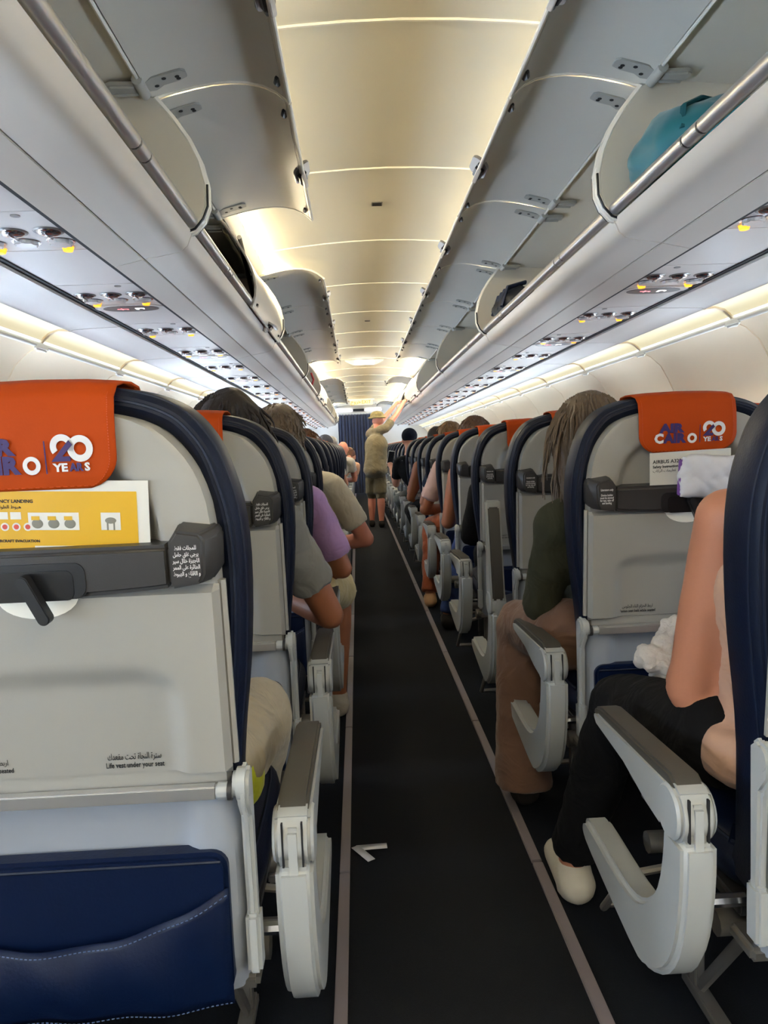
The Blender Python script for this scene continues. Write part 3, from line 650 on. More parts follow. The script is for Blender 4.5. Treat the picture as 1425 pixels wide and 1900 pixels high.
tag(eb.xf(BX).build('stitching', 'orange_edge', hc), kind='stuff')
# printed emblem: airline name, divider, 20 YEARS
LG = BX @ Matrix.Translation((0, -0.0476, 0)) @ Matrix.Rotation(math.radians(2), 4, 'X')
def lg(body, size, m, x, z, **kw): return lettering('lettering', body, size, m, (x, 0, z), hc, BX @ Matrix.Translation((0, -0.0478, 0)), **kw)
lg('AIR', 0.0265, 'ink_purple', -0.038, 1.1050, bold=0.0016, width=0.058)
lg('C', 0.0285, 'ink_white', -0.0665, 1.0825, bold=0.0016); lg('AIR', 0.0285, 'ink_purple', -0.031, 1.0825, bold=0.0016, width=0.053)
def ringp(cx, cz, ro, ri, m, st=0, en=360, d=-0.0485):
    b = MB(); n = 28; vs = []
    for k in range(n+1):
        a = math.radians(st+(en-st)*k/n)
        for r in (ro, ri): vs += [(cx+r*math.cos(a)*0.95, d, cz+r*math.sin(a)), (cx+r*math.cos(a)*0.95, d+0.001, cz+r*math.sin(a))]
    fs = []
    for k in range(n):
        i, j = 4*k, 4*k+4; fs += [(i, i+2, j+2, j), (i+1, j+1, j+3, i+3), (i, j, j+1, i+1), (i+2, i+3, j+3, j+2)]
    return b.add(vs, fs).xf(BX).build('emblem', m, hc)
ringp(0.009, 1.0825, 0.0112, 0.0058, 'ink_white')
MB().box((0.0265, -0.0483, 1.092), (0.0013, 0.001, 0.040)).xf(BX).build('emblem', 'ink_purple', hc)
ringp(0.0475, 1.1045, 0.0150, 0.0072, 'ink_white', -30, 215); ringp(0.0690, 1.1015, 0.0162, 0.0080, 'ink_white')
MB().prism([(0.0335, 1.0865), (0.0565, 1.0865), (0.0565, 1.0925), (0.047, 1.0925), (0.0600, 1.106), (0.0560, 1.112)], 'y', -0.0490, -0.0480).xf(BX).build('emblem', 'ink_purple', hc)
lg('YE', 0.0135, 'ink_white', 0.0435, 1.0785, bold=0.0006, width=0.018); lg('AR', 0.0135, 'ink_purple', 0.0622, 1.0785, bold=0.0006, width=0.017); lg('S', 0.0135, 'ink_white', 0.0755, 1.0785, bold=0.0006)
# seat cushion, frame
def pan(u, v):
    a = 2*math.pi*u; n = 4.5
    c, s_ = math.cos(a), math.sin(a); px = math.copysign(abs(c)**(2/n), c); py = math.copysign(abs(s_)**(2/n), s_)
    k = math.sin(math.pi*v)**0.35 if 0 < v < 1 else 0.0
    return (px*0.232*k, 0.27+py*0.24*k, 0.425+0.055*(-math.cos(math.pi*v))*(1.0)+0.018*py)
sc = MB().grid(pan, 40, 12).build('seat_cushion', 'navy', seat)
rim = [pan(k/40, 0.70) for k in range(41)]
MB().tube(rim, 0.003, 5).build('piping', 'navy_piping', sc)
MB().box((0, 0.26, 0.362), (0.44, 0.40, 0.022)).build('seat_pan', 'bar_dark', seat, bevel=0.005)
for y, z in ((0.10, 0.32), (0.38, 0.30)):
    MB().tube([(-0.238, y, z), (0.238, y, z)], 0.021, 10).build('cross_tube', 'alu_dull', seat)
for s in (-1, 1):
    MB().box((s*0.12, 0.24, 0.335), (0.014, 0.34, 0.06)).build('spreader', 'alu_dull', seat, bevel=0.004)
# ---- legs and baggage bar for the aisle end (mirrored)
def leg_set(s, root):
    MB().box((s*0.15, 0.36, 0.155), (0.020, 0.030, 0.30)).build('leg', 'alu_dull', root, bevel=0.004)
    MB().tube([(s*0.15, 0.12, 0.31), (s*0.15, 0.34, 0.03)], 0.013, 8, 0.6).build('leg', 'alu_dull', root)
    MB().box((s*0.15, 0.23, 0.012), (0.030, 0.34, 0.022)).build('foot_track', 'alu_dull', root, bevel=0.004)
    MB().tube([(s*0.15, 0.40, 0.24), (s*0.255, 0.44, 0.20), (s*0.268, 0.56, 0.055), (s*0.25, 0.58, 0.05), (-s*0.22, 0.58, 0.05)], 0.0085, 8).build('baggage_bar', 'alu_dull', root)
# ---- aisle armrest: pad, arm, pivot cap and J shaped end panel
JP = [(-0.036, 0.515), (-0.034, 0.45), (-0.020, 0.375), (0.005, 0.315), (0.045, 0.268), (0.11, 0.230), (0.15, 0.222), (0.29, 0.245), (0.42, 0.270), (0.447, 0.285), (0.452, 0.302), (0.440, 0.320), (0.41, 0.325), (0.25, 0.316), (0.178, 0.320), (0.13, 0.338), (0.085, 0.375), (0.055, 0.42), (0.040, 0.475), (0.036, 0.515)]
def chaikin(P, keep):
    out = []
    for i, a in enumerate(P):
        b = P[(i+1) % len(P)]
        if a in keep: out.append(a)
        else: out.append((a[0]*0.75+b[0]*0.25, a[1]*0.75+b[1]*0.25))
        if b not in keep: out.append((a[0]*0.25+b[0]*0.75, a[1]*0.25+b[1]*0.75))
    return out
JP = chaikin(JP, (JP[0], JP[-1]))
def armrest(s, root, cx, raised=False):
    ex = s*cx                                            # local x of the armrest centre
    e = MB().prism(JP, 'x', ex-0.026, ex+0.026).build('end_panel', 'arm_grey', root, bevel=0.009, seg=3)
    MB().tube([(ex-s*0.03, 0.02, 0.40), (ex-s*0.09, 0.02, 0.40)], 0.010, 8).build('pivot_tube', 'chrome', root)
    px, pz = 0.012, 0.545
    R = Matrix.Translation((0, px, pz)) @ Matrix.Rotation(math.radians(84), 4, 'X') @ Matrix.Translation((0, -px, -pz)) if raised else Matrix.Identity(4)
    prof = [(0.045, 0.505), (0.10, 0.512), (0.20, 0.535), (0.345, 0.548), (0.360, 0.560), (0.358, 0.572), (0.0, 0.588), (-0.02, 0.580)]
    ab = MB().prism(prof, 'x', ex-0.0255, ex+0.0255).disc((ex-0.025, px, pz), 0.043, 0.05, 'x', 24).xf(R).build('arm', 'arm_grey', root, bevel=0.005, seg=2)
    pad = MB().prism([(-0.004, 0.586), (0.02, 0.598), (0.33, 0.586), (0.362, 0.578), (0.368, 0.566), (0.356, 0.560), (0.34, 0.568), (0.0, 0.578)], 'x', ex-(0.0185 if raised else 0.0218), ex+(0.0185 if raised else 0.0218)).xf(R @ Matrix.Translation((0, 0.022, 0)) @ Matrix.Diagonal((1, 0.86, 1, 1)) if raised else R).build('arm_pad', 'pad_dark', root, bevel=0.004, seg=2)
    for q in (-1, 1):
        MB().disc((ex+q*0.0245, px, pz), 0.040, q*0.004, 'x', 24, 0.036).xf(R).build('pivot_cap', 'arm_grey', ab)
    MB().box((ex, -0.003, 0.530), (0.024, 0.058, 0.080)).build('pivot_tongue', 'arm_grey', root, bevel=0.006, seg=2)
    for q in (-1, 1): MB().box((ex+q*0.0135, -0.0285, 0.548), (0.0025, 0.006, 0.062)).xf(R).build('slot', 'dark_gap', ab)
def mid_arm(s, root):
    g = s*0.262
    MB().prism([(-0.0, 0.575), (0.34, 0.562), (0.35, 0.58), (0.33, 0.592), (0.0, 0.60)], 'x', g-0.018, g+0.018).build('arm_pad', 'pad_dark', root, bevel=0.006)
    MB().disc((g-0.017, 0.0, 0.555), 0.036, 0.034, 'x', 18).box((g, 0.02, 0.46), (0.03, 0.05, 0.14)).build('arm', 'arm_grey', root, bevel=0.004)
SX = 0.575                                               # seat centre from the cabin axis
ARM_CX = SX-0.281
protos = {}
for s in (-1, 1):                                        # side of the aisle
    for raised in (False, True):
        if raised and s < 0: continue
        p = copy_tree(seat); leg_set(-s, p); armrest(-s, p, ARM_CX, raised); protos[(s, raised)] = p
inner = {}
for s in (-1, 1): inner[s] = copy_tree(seat); mid_arm(-s, inner[s])
ORD = ['first', 'second', 'third', 'fourth', 'fifth', 'sixth', 'seventh', 'eighth', 'ninth', 'tenth']
NROW = 23
SMALL = ('lettering', 'stitching', 'piping', 'recess_floor', 'bar_ring', 'side_rib', 'emblem', 'inset', 'slot', 'screw', 'pocket_seam', 'bar_end', 'arm_bracket', 'spreader', 'foot_track', 'latch_plate', 'seat_pan', 'pivot_tube')
HID = SMALL+('front_leaf', 'seat_pocket', 'tray_arm', 'cross_tube', 'shell_foot', 'lower_shell', 'tray_latch', 'latch_recess')
seat_label = {(-1, 0): 'navy seat with a yellow safety card tucked under its orange logo cover', (-1, 1): 'navy aisle seat holding the dark haired passenger in grey', (-1, 2): 'navy aisle seat holding the passenger in the lavender shirt', (-1, 3): 'navy aisle seat holding the passenger in the cream shirt',
  (1, 0): 'navy aisle seat of the bare armed passenger in black trousers', (1, 1): 'navy seat with a white paper bag and safety card under its orange cover', (1, 2): 'empty navy aisle seat with its armrest folded upright', (1, 3): 'navy aisle seat of the passenger in black sleeves', (1, 4): 'navy aisle seat of the passenger in the blue sleeveless top', (1, 5): 'navy aisle seat of the passenger in the pale pink shirt'}
for s in (-1, 1):
    side = 'left' if s < 0 else 'right'
    for i in range(NROW):
        y = ROW0+PITCH*i
        skip = () if i < 4 else SMALL
        o = copy_tree(protos[(s, s > 0 and i == 2)], None, skip)
        o.name = 'airline_seat'; o.location = (s*SX, y, 0)
        tag(o, seat_label.get((s, i), 'navy and grey aisle seat with orange head cover, far rows %s of the aisle' % side), 'seat', 'aisle seats %s of the aisle' % side)
        if s > 0 and i == 0:                              # this seat stands a touch further out, its armrest in line with the others
            o.location.x += 0.022; o.location.y -= 0.012
            for ch in o.children:
                if ch.name.split('.')[0] in ('end_panel', 'arm', 'arm_pad', 'pivot_tongue', 'pivot_tube'): ch.location = (-0.022, 0.012, 0)
        for k, xx in ((1, 1.078), (2, 1.556)):
            if i > 7 and k == 2: continue
            o = copy_tree(inner[s], None, SMALL if i < 3 else HID); o.name = 'airline_seat'; o.location = (s*xx, y, 0); o.scale = (0.90, 1, 1)
            tag(o, 'navy and grey %s seat with orange head cover, %s of the aisle' % (('middle', 'window')[k-1], side), 'seat', '%s seats %s of the aisle' % (('middle', 'window')[k-1], side))
def del_tree(o):
    for c in list(o.children): del_tree(c)
    bpy.data.objects.remove(o)
for p in list(protos.values())+list(inner.values())+[seat]: del_tree(p)
# ================================================================== small things
def seat_pt(s, row, x, d, z):      # a point on the leaning back of an aisle seat, in cabin space
    v = BX @ Vector((x, d, z)); return Vector((s*SX+v.x, ROW0+PITCH*row+v.y, v.z))
def on_back(o, s, row, x, d, z, roll=0.0):
    o.location = seat_pt(s, row, x, d, z); o.rotation_euler = (TH, roll, 0)
# yellow safety card, left first row
c = empty('safety_card', label='yellow and white safety card tucked behind the dark literature bar', cat='card')
MB().box((0, 0, 0), (0.235, 0.0012, 0.15)).build('sheet', 'card_white', c)
MB().box((-0.006, -0.0009, -0.006), (0.218, 0.0006, 0.135)).build('print', 'card_yellow', c)
def pr(m, x, z, w, h): MB().box((x, -0.0013, z), (w, 0.0004, h)).build('print', m, c)
pr('card_white', 0.000, 0.024, 0.062, 0.022); pr('card_white', 0.070, 0.024, 0.024, 0.022); pr('card_white', 0.02, -0.014, 0.09, 0.014)
for x in (-0.062, -0.046): pr('card_white', x, 0.031, 0.013, 0.009)
for x in (-0.060, -0.046, -0.032):
    MB().disc((x, -0.0011, 0.017), 0.0052, -0.0006, 'y', 14).build('print', 'card_white', c); MB().disc((x, -0.0013, 0.017), 0.0032, -0.0006, 'y', 12).build('print', 'ink_red', c)
for x in (-0.020, 0.000, 0.020):
    MB().ell((x, -0.0016, 0.021), (0.007, 0.0004, 0.006)).build('print', 'ink_grey', c); MB().box((x-0.002, -0.0017, 0.028), (0.010, 0.0004, 0.005)).build('print', 'card_yellow', c)
MB().ell((0.070, -0.0016, 0.025), (0.007, 0.0004, 0.004)).box((0.066, -0.0016, 0.018), (0.002, 0.0004, 0.010)).box((0.074, -0.0016, 0.018), (0.002, 0.0004, 0.010)).build('print', 'ink_grey', c)
lettering('lettering', 'EMERGENCY LANDING', 0.006, 'ink_black', (-0.055, -0.0016, 0.049), c, bold=0.0001); lettering('lettering', 'AIRCRAFT EVACUATION', 0.0048, 'ink_black', (-0.045, -0.0016, -0.001), c, bold=0.0001)
lettering('lettering', arabic('هبوط الطوارئ'), 0.006, 'ink_black', (-0.055, -0.0016, 0.042), c)
on_back(c, -1, 0, 0.024, -0.0395, 0.988, math.radians(2.5))
# white safety card and folded paper bag, right second row
c = empty('safety_card', label='white safety card standing behind the folded paper bag', cat='card')
MB().box((0, 0, 0), (0.185, 0.0012, 0.13)).build('sheet', 'card_white', c)
MB().box((-0.050, -0.0009, -0.032), (0.080, 0.0006, 0.040)).build('print', 'card_yellow', c)
lettering('lettering', 'AIRBUS A320 / A320neo', 0.0115, 'ink_black', (-0.086, -0.0011, 0.044), c, align='LEFT', bold=0.0001); lettering('lettering', 'Safety Instructions', 0.0082, 'ink_black', (-0.086, -0.0011, 0.033), c, align='LEFT', bold=0.0002)
lettering('lettering', arabic('تعليمات الامان') if False else arabic('تعليمات الركاب'), 0.0085, 'ink_black', (-0.086, -0.0011, 0.024), c, align='LEFT')
on_back(c, 1, 1, 0.004, -0.0560, 0.990, math.radians(-1.5))
b = empty('paper_bag', label='crumpled white paper bag with purple edge stuffed behind the literature bar', cat='bag')
random.seed(3)
def bagf(u, v):
    x = (u-0.5)*0.130; z = (v-0.5)*0.088
    fold = 0.0
    for (ax, az) in ((0.5, 0.5),):
        fold = 0.004*abs(abs(u-0.5)-abs(v-0.5)*0.9)*4
    return (x+0.003*math.sin(v*9), -0.012*(1-abs(2*u-1)**5)*(1-abs(2*v-1)**5)+fold+0.0015*math.sin(u*23+v*17)+0.001*math.sin(u*41-v*29), z+0.002*math.sin(u*7))
o = MB().grid(bagf, 24, 18).build('front', 'paper', b, recalc=False); md = o.modifiers.new('t', 'SOLIDIFY'); md.thickness = 0.006; md.offset = 1
MB().box((-0.064, 0.004, -0.002), (0.010, 0.010, 0.080)).build('side_fold', mat('bag_purple', (128, 84, 160), 0.6), b, bevel=0.002)
MB().box((0.0, 0.006, 0.0), (0.126, 0.006, 0.084)).build('back', 'paper', b, bevel=0.002)
on_back(b, 1, 1, 0.036, -0.082, 0.998, math.radians(2))
# scrap of white paper tape in the aisle
t = empty('paper_scrap', (-0.19, 1.955, 0.002), 'bent scrap of white paper tape lying on the aisle carpet', 'paper')
def strip(a, b_, w, h): 
    a, b_ = Vector(a), Vector(b_); n_ = (b_-a).cross(Vector((0, 0, 1))).normalized()*w
    return MB().add([a-n_, a+n_, b_+n_+Vector((0, 0, h)), b_-n_+Vector((0, 0, h))], [(0, 1, 2, 3)])
o = strip((-0.028, 0.012, 0.004), (0.055, 0.016, 0.001), 0.013, 0.003).build('strip', 'paper', t); md = o.modifiers.new('t', 'SOLIDIFY'); md.thickness = 0.0012
o = strip((-0.032, 0.018, 0.004), (0.012, -0.052, 0.000), 0.011, 0.002).build('strip', 'paper', t); md = o.modifiers.new('t', 'SOLIDIFY'); md.thickness = 0.0012
# bags in the open bins
def noisy(me, amp, f, seed=0):
    from mathutils import noise
    n = len(me.vertices); co = [0.0]*(3*n); no = [0.0]*(3*n)
    me.vertices.foreach_get('co', co); me.vertices.foreach_get('normal', no)
    for i in range(n):
        p = Vector(co[3*i:3*i+3]); d = noise.noise(p*f+Vector((seed, 0, 0)))*amp+noise.noise(p*f*2.7+Vector((0, seed, 0)))*amp*0.4
        for c in range(3): co[3*i+c] += no[3*i+c]*d
    me.vertices.foreach_set('co', co); me.update()
    return me
me = MB().ell((0, 0, 0), (0.145, 0.20, 0.108), 48, 28).mesh('bag_body'); me = noisy(me, 0.022, 9, 4)
b = empty('duffel_bag', (0.755, 2.04, 1.838), 'round teal cloth bag lying in the open bin', 'bag'); b.rotation_euler = (0, 0, 0.3)
put('bag_body', me, mat('teal', (8, 110, 122), 0.55, vary=0.15, vscale=9, sheen=0.3), b)
o = MB().tube([(-0.125, -0.10, 0.0), (-0.11, -0.09, 0.06), (-0.04, -0.07, 0.095), (0.05, -0.06, 0.095)], 0.006, 6, 1.8).build('strap', mat('teal_dark', (6, 84, 94), 0.6), b)
b = empty('backpack', (0.745, 4.2, 1.828), 'black backpack with straps in the open bin before the white end wall', 'bag')
put('bag_body', noisy(MB().ell((0, 0, 0), (0.13, 0.22, 0.095), 32, 18).mesh('bag_body'), 0.03, 11, 9), mat('bag_black', (22, 24, 30), 0.6, vary=0.3, vscale=14), b)
for k in range(4): MB().tube([(-0.115, -0.15+0.09*k, -0.02), (-0.08, -0.14+0.09*k, 0.08), (0.02, -0.13+0.09*k, 0.105)], 0.010, 6, 2.0).build('strap', mat('strap_navy', (30, 40, 62), 0.6), b)
b = empty('red_bag', (-0.71, 8.5, 1.79), 'red cloth bag with strap at the lip of the open left bin', 'bag')
put('bag_body', noisy(MB().ell((0, 0, 0), (0.07, 0.25, 0.05), 24, 14).mesh('bag_body'), 0.02, 9, 2), mat('red_cloth', (196, 40, 52), 0.6), b)
MB().tube([(0.05, 0.2, 0.02), (0.075, 0.32, 0.12), (0.05, 0.36, 0.2)], 0.011, 6).build('strap', 'red_cloth', b)
b = empty('suitcase', (-0.95, 3.95, 1.85), 'dark suitcase deep inside the half shut left bin', 'bag')
MB().box((0, 0, 0), (0.40, 0.9, 0.22)).build('body', 'bag_black', b, bevel=0.03, seg=3); MB().tube([(0.205, -0.1, 0.02), (0.225, -0.08, 0.02), (0.225, 0.08, 0.02), (0.205, 0.1, 0.02)], 0.008, 6).build('handle', 'bag_black', b)
# ================================================================== people
def skin(n, rgb): return mat('skin_'+n, rgb, 0.5, vary=0.06, vscale=18, nscale=160, nbump=0.08)
def cloth(n, rgb, v=0.06): return mat('cloth_'+n, rgb, 0.9, vary=v, vscale=22, nscale=9, nbump=0.55, bdist=0.03, ndist=1.2, sheen=0.15 if max(rgb) > 90 else 0.0, spec=0.2)
skin('light', (200, 142, 116)); skin('tan', (158, 100, 70)); skin('pink', (198, 128, 106)); skin('brown', (150, 96, 66))
def hairm(n, rgb):
    return mat('hair_'+n, rgb, 0.5, vary=0.35, vscale=60, nscale=90, nbump=0.5)
def blob(name, segs, m, parent, vox=0.01, it=4, sub=0, wr=0.0, seed=0):
    b = MB()
    for s in segs:
        if s[0] == 'c': b.cap(s[1], s[2], s[3], s[4])
        elif s[0] == 't': b.tube([s[1], s[2]], [s[3], s[4]], 16)
        elif s[0] == 'e': b.ell(s[1], s[2], 18, 12, s[3].to_matrix() if len(s) > 3 else None)
    me = b.mesh(name, merge=False, smooth=False)
    o = bpy.data.objects.new('tmp', me)
    r = o.modifiers.new('r', 'REMESH'); r.mode = 'VOXEL'; r.voxel_size = vox
    k = o.modifiers.new('s', 'SMOOTH'); k.iterations = it; k.factor = 0.5
    out = evaluated(o); bpy.data.meshes.remove(me)
    out.name = name
    if wr: noisy(out, wr, 16, seed)
    out.polygons.foreach_set('use_smooth', [True]*len(out.polygons)); out.materials.clear()
    return put(name, out, m, parent)
from mathutils import Euler
def V(*a): return Vector(a)
def lerp(a, b, t): return a+(b-a)*t
def hand_segs(wr, d, up, side, k=1.0, curl=0.5):
    """palm, four unequal bent fingers and a thumb; d = pointing direction, up = back of hand, side = thumb side"""
    d, up = d.normalized(), up.normalized(); rt = d.cross(up).normalized()*side
    out = [('e', wr+d*0.045*k, (0.040*k, 0.046*k, 0.017*k), Matrix((d.cross(up).normalized(), d, up)).transposed().to_euler())]
    for i, (off, L) in enumerate(((0.028, 0.068), (0.010, 0.078), (-0.009, 0.072), (-0.027, 0.056))):
        a = wr+d*0.080*k+rt*off*k; b = a+(d*math.cos(curl*0.6)-up*math.sin(curl*0.6))*L*0.5*k; c = b+(d*math.cos(curl*1.6)-up*math.sin(curl*1.6))*L*0.5*k
        out += [('c', a, b, 0.0092*k, 0.0085*k), ('c', b, c, 0.0085*k, 0.0072*k)]
    a = wr+d*0.028*k+rt*0.032*k; b = a+(d*0.6+rt*0.7-up*0.2)*0.036*k; c = b+(d*0.9+rt*0.2-up*0.35)*0.030*k
    return out+[('c', a, b, 0.012*k, 0.010*k), ('c', b, c, 0.010*k, 0.008*k)]
def head_segs(h, yaw, pitch, k=1.0, tilt=0.0):
    R = Euler((pitch, tilt, yaw)); m = R.to_matrix()
    def P(x, y, z): return h+m @ V(x*k, y*k, z*k)
    return [('e', P(0, -0.008, 0.022), (0.074*k, 0.094*k, 0.092*k), R), ('e', P(0, 0.022, -0.040), (0.058*k, 0.064*k, 0.066*k), R), ('e', P(0, 0.042, -0.078), (0.034*k, 0.036*k, 0.026*k), R),
            ('e', P(0, 0.094, -0.012), (0.012*k, 0.016*k, 0.020*k), R), ('e', P(0, 0.088, 0.006), (0.009*k, 0.012*k, 0.024*k), R), ('e', P(0, 0.082, -0.052), (0.022*k, 0.012*k, 0.009*k), R),
            ('e', P(0.076, -0.006, -0.010), (0.010*k, 0.020*k, 0.032*k), R), ('e', P(-0.076, -0.006, -0.010), (0.010*k, 0.020*k, 0.032*k), R)], P, R
def figure(name, label, J, sk, shirt, pants, sleeve=0.55, shorts=False, shoe=None, vox=0.012, yaw=0.0, pitch=0.0, k=1.0, tilt=0.0, wide=1.0, tk=1.0, pant_r=1.0, group=None, bare=False, hem=0.057, extra=()):
    """J: head, neck, chest, hip, and for A (aisle side) and B: sh, el, ha, kn, an"""
    root = empty(name, (J['hip'].x, J['hip'].y, 0.0), label, 'person', group); inv = Matrix.Translation(-root.location)
    J = {a: (b-root.location) for a, b in J.items()}
    hs, P, R = head_segs(J['head'], yaw, pitch, k, tilt)
    C, H, N = J['chest'], J['hip'], J['neck']; mid = lerp(C, H, 0.5)
    ax = (J['shA']-J['shB']); ang = math.atan2(ax.y, ax.x); ang = ang if abs(ang) < math.pi/2 else ang-math.copysign(math.pi, ang)
    RT = Euler((0, 0, ang))
    ti = 0.0
    def torso(g, shirt=False):
        out = []
        for f_ in range(7):
            u = f_/6; c_ = lerp(C, H, u); w_ = 0.165-0.022*math.sin(math.pi*u)
            out.append(('e', c_, (w_*wide*k+g, (0.105+0.012*u)*tk*k+g, (0.155-0.045*u)*k+g), RT))
        out.append(('c', C, H, 0.105*k+g, 0.110*k+g))
        if bare and shirt: out += [('c', lerp(N, J['sh'+a], 0.3), lerp(C, J['sh'+a], 0.45), 0.030*k, 0.05*k) for a in 'AB']
        else: out += [('c', lerp(N, J['sh'+a], 0.15), J['sh'+a], 0.052*k+g, 0.054*k+g) for a in 'AB']
        return out
    body = hs+[('c', N-V(0, 0, 0.03), lerp(N, J['head'], 0.75), 0.056*k, 0.050*k)]+torso(-0.004)
    tops = torso(0.004 if bare else 0.010, True)
    for a in 'AB':
        sh, el, ha = J['sh'+a], J['el'+a], J['ha'+a]
        body += [('c', sh, lerp(sh, el, 0.5), 0.050*k, 0.046*k), ('c', lerp(sh, el, 0.5), el, 0.046*k, 0.038*k), ('c', el, lerp(el, ha, 0.4), 0.039*k, 0.037*k), ('c', lerp(el, ha, 0.4), ha, 0.037*k, 0.026*k)]
        d = (ha-el).normalized(); up = V(0, 0, 1)-d*d.z
        if up.length < 0.2: up = V(0, 1, 0)
        body += hand_segs(ha, d, up, 1 if a == 'A' else -1, 1.05*k)
        if not bare:
            if sleeve <= 1.0: tops += [('c', sh, lerp(sh, el, 0.3), 0.062*k, 0.062*k), ('t', sh, lerp(sh, el, sleeve), 0.062*k, 0.062*k)]
            else: tops += [('c', sh, el, 0.060*k, 0.052*k), ('c', el, lerp(el, ha, 0.5), 0.052*k, 0.046*k), ('t', el, lerp(el, ha, 0.93), 0.052*k, 0.038*k)]
    tops += [('e', V(*c_)-root.location, r_) for c_, r_ in extra]
    bots = [('e', H, (0.172*wide*k, 0.122*tk*k, 0.112*k), RT)]
    shoes = []
    for a, sg in (('A', 1), ('B', -1)):
        kn, an = J['kn'+a], J['an'+a]; hp = H+V((kn.x-H.x)*0.75, 0.03*k, -0.015)
        body += [('c', hp, kn, 0.078*k, 0.056*k), ('c', kn, lerp(kn, an, 0.35), 0.056*k, 0.056*k), ('c', lerp(kn, an, 0.35), an, 0.056*k, 0.036*k)]
        ft = J['ft'+a] if 'ft'+a in J else V(0, 1, 0)+root.location*0
        f = (ft-V(0, 0, ft.z)).normalized(); he = an-V(0, 0, an.z-0.035)
        body += [('c', an, he, 0.036*k, 0.036*k), ('c', he, he+f*0.13*k-V(0, 0, 0.008), 0.036*k, 0.030*k)]
        bots += [('c', hp, kn, 0.090*k*pant_r, 0.070*k*pant_r)]
        if shorts: bots += [('t', lerp(hp, kn, 0.5), lerp(kn, an, 0.06), 0.082*k, 0.080*k)] if J['kn'+a].z > 0.3 and (hp-kn).z < 0.25 else [('t', hp, lerp(hp, kn, 0.9), 0.09*k, 0.09*k)]
        else: bots += [('c', kn, lerp(kn, an, 0.5), 0.070*k*pant_r, 0.060*k*pant_r), ('t', kn, lerp(kn, an, 1.02), 0.068*k*pant_r, hem*k*pant_r)]
        if shoe: shoes.append([('c', he-f*0.02+V(0, 0, 0.012), he+f*0.15*k+V(0, 0, -0.002), 0.046*k, 0.036*k), ('c', he-f*0.02+V(0, 0, -0.018), he+f*0.165*k+V(0, 0, -0.018), 0.018, 0.018), ('c', he, he+V(0, 0, 0.04), 0.044*k, 0.042*k)])
    b = blob('body', body, sk, root, vox, 3)
    blob('shirt', tops, shirt, root, vox*1.15, 4, wr=0.006, seed=len(label))
    blob('trousers', bots, pants, root, vox*1.15, 4, wr=0.006, seed=len(label)+3)
    for sh_ in shoes: blob('shoe', sh_, shoe, root, min(vox, 0.011), 3)
    for sx in (-1, 1):
        MB().ell(P(sx*0.030, 0.078, 0.010), (0.011*k, 0.008*k, 0.007*k), 8, 6, R.to_matrix()).build('eye', 'ink_black', root)
    MB().ell(P(0, 0.093, -0.052), (0.020*k, 0.004*k, 0.005*k), 8, 6, R.to_matrix()).build('mouth', mat('lips', (170, 92, 86), 0.5), root)
    return root, P, R, k
def hair(fig, m, long=0.0, strands=0, seed=1, thick=1.0, back=0.0):
    root, P, R, k = fig; random.seed(seed); g = 0.012*thick
    segs = [('e', P(0, -0.020, 0.034), (0.080*k+g, 0.092*k+g, 0.090*k+g), R), ('e', P(0, -0.048, -0.012), (0.074*k+g, 0.062*k+g, 0.085*k+g), R)]
    for sx in (-1, 1): segs.append(('e', P(sx*0.058, -0.020, 0.0), (0.024*k+g, 0.050*k, 0.055*k), R))
    if long:
        segs += [('c', P(0, -0.055, 0.0), P(0, -0.075-back, -long*0.6), 0.085*k, 0.075*k), ('c', P(0.045, -0.05, 0.0), P(0.06, -0.06-back, -long*0.7), 0.05, 0.035), ('c', P(-0.045, -0.05, 0.0), P(-0.06, -0.06-back, -long*0.7), 0.05, 0.035)]
    o = blob('hair', segs, m, root, 0.010 if strands else 0.012, 2, wr=0.008, seed=seed)
    if strands:
        sb = MB()
        for i in range(strands):
            th = random.uniform(0, 2*math.pi); ph = random.uniform(0.05, 1.9)
            n = V(math.sin(ph)*math.cos(th), math.sin(ph)*math.sin(th), math.cos(ph))
            if n.y > 0.55 and n.z < 0.5: continue
            p0 = V(n.x*0.090, -0.020+n.y*0.102, 0.034+n.z*0.100)
            L = (0.035+random.random()*0.03) if not long else (long*random.uniform(0.5, 1.0))
            pts = []
            for t in range(6):
                f = t/5
                q = p0+V(n.x*0.010*f+random.uniform(-1, 1)*0.004, (n.y-0.15)*0.012*f-back*f, -L*f*(0.9 if n.z < 0.6 else 0.55))
                rr = math.hypot(q.x, (q.y+0.02)*0.9)
                if n.z > 0.5: q += V(n.x, n.y, 0)*(0.055 if long else 0.03)*math.sin(f*math.pi*0.5)
                pts.append(P(q.x/k if False else q.x, q.y, q.z))
            sb.tube(pts, [0.0034, 0.0038, 0.0036, 0.003, 0.0022, 0.001], 4)
        tag(sb.build('hair_strands', m, root), kind='stuff')
    return o
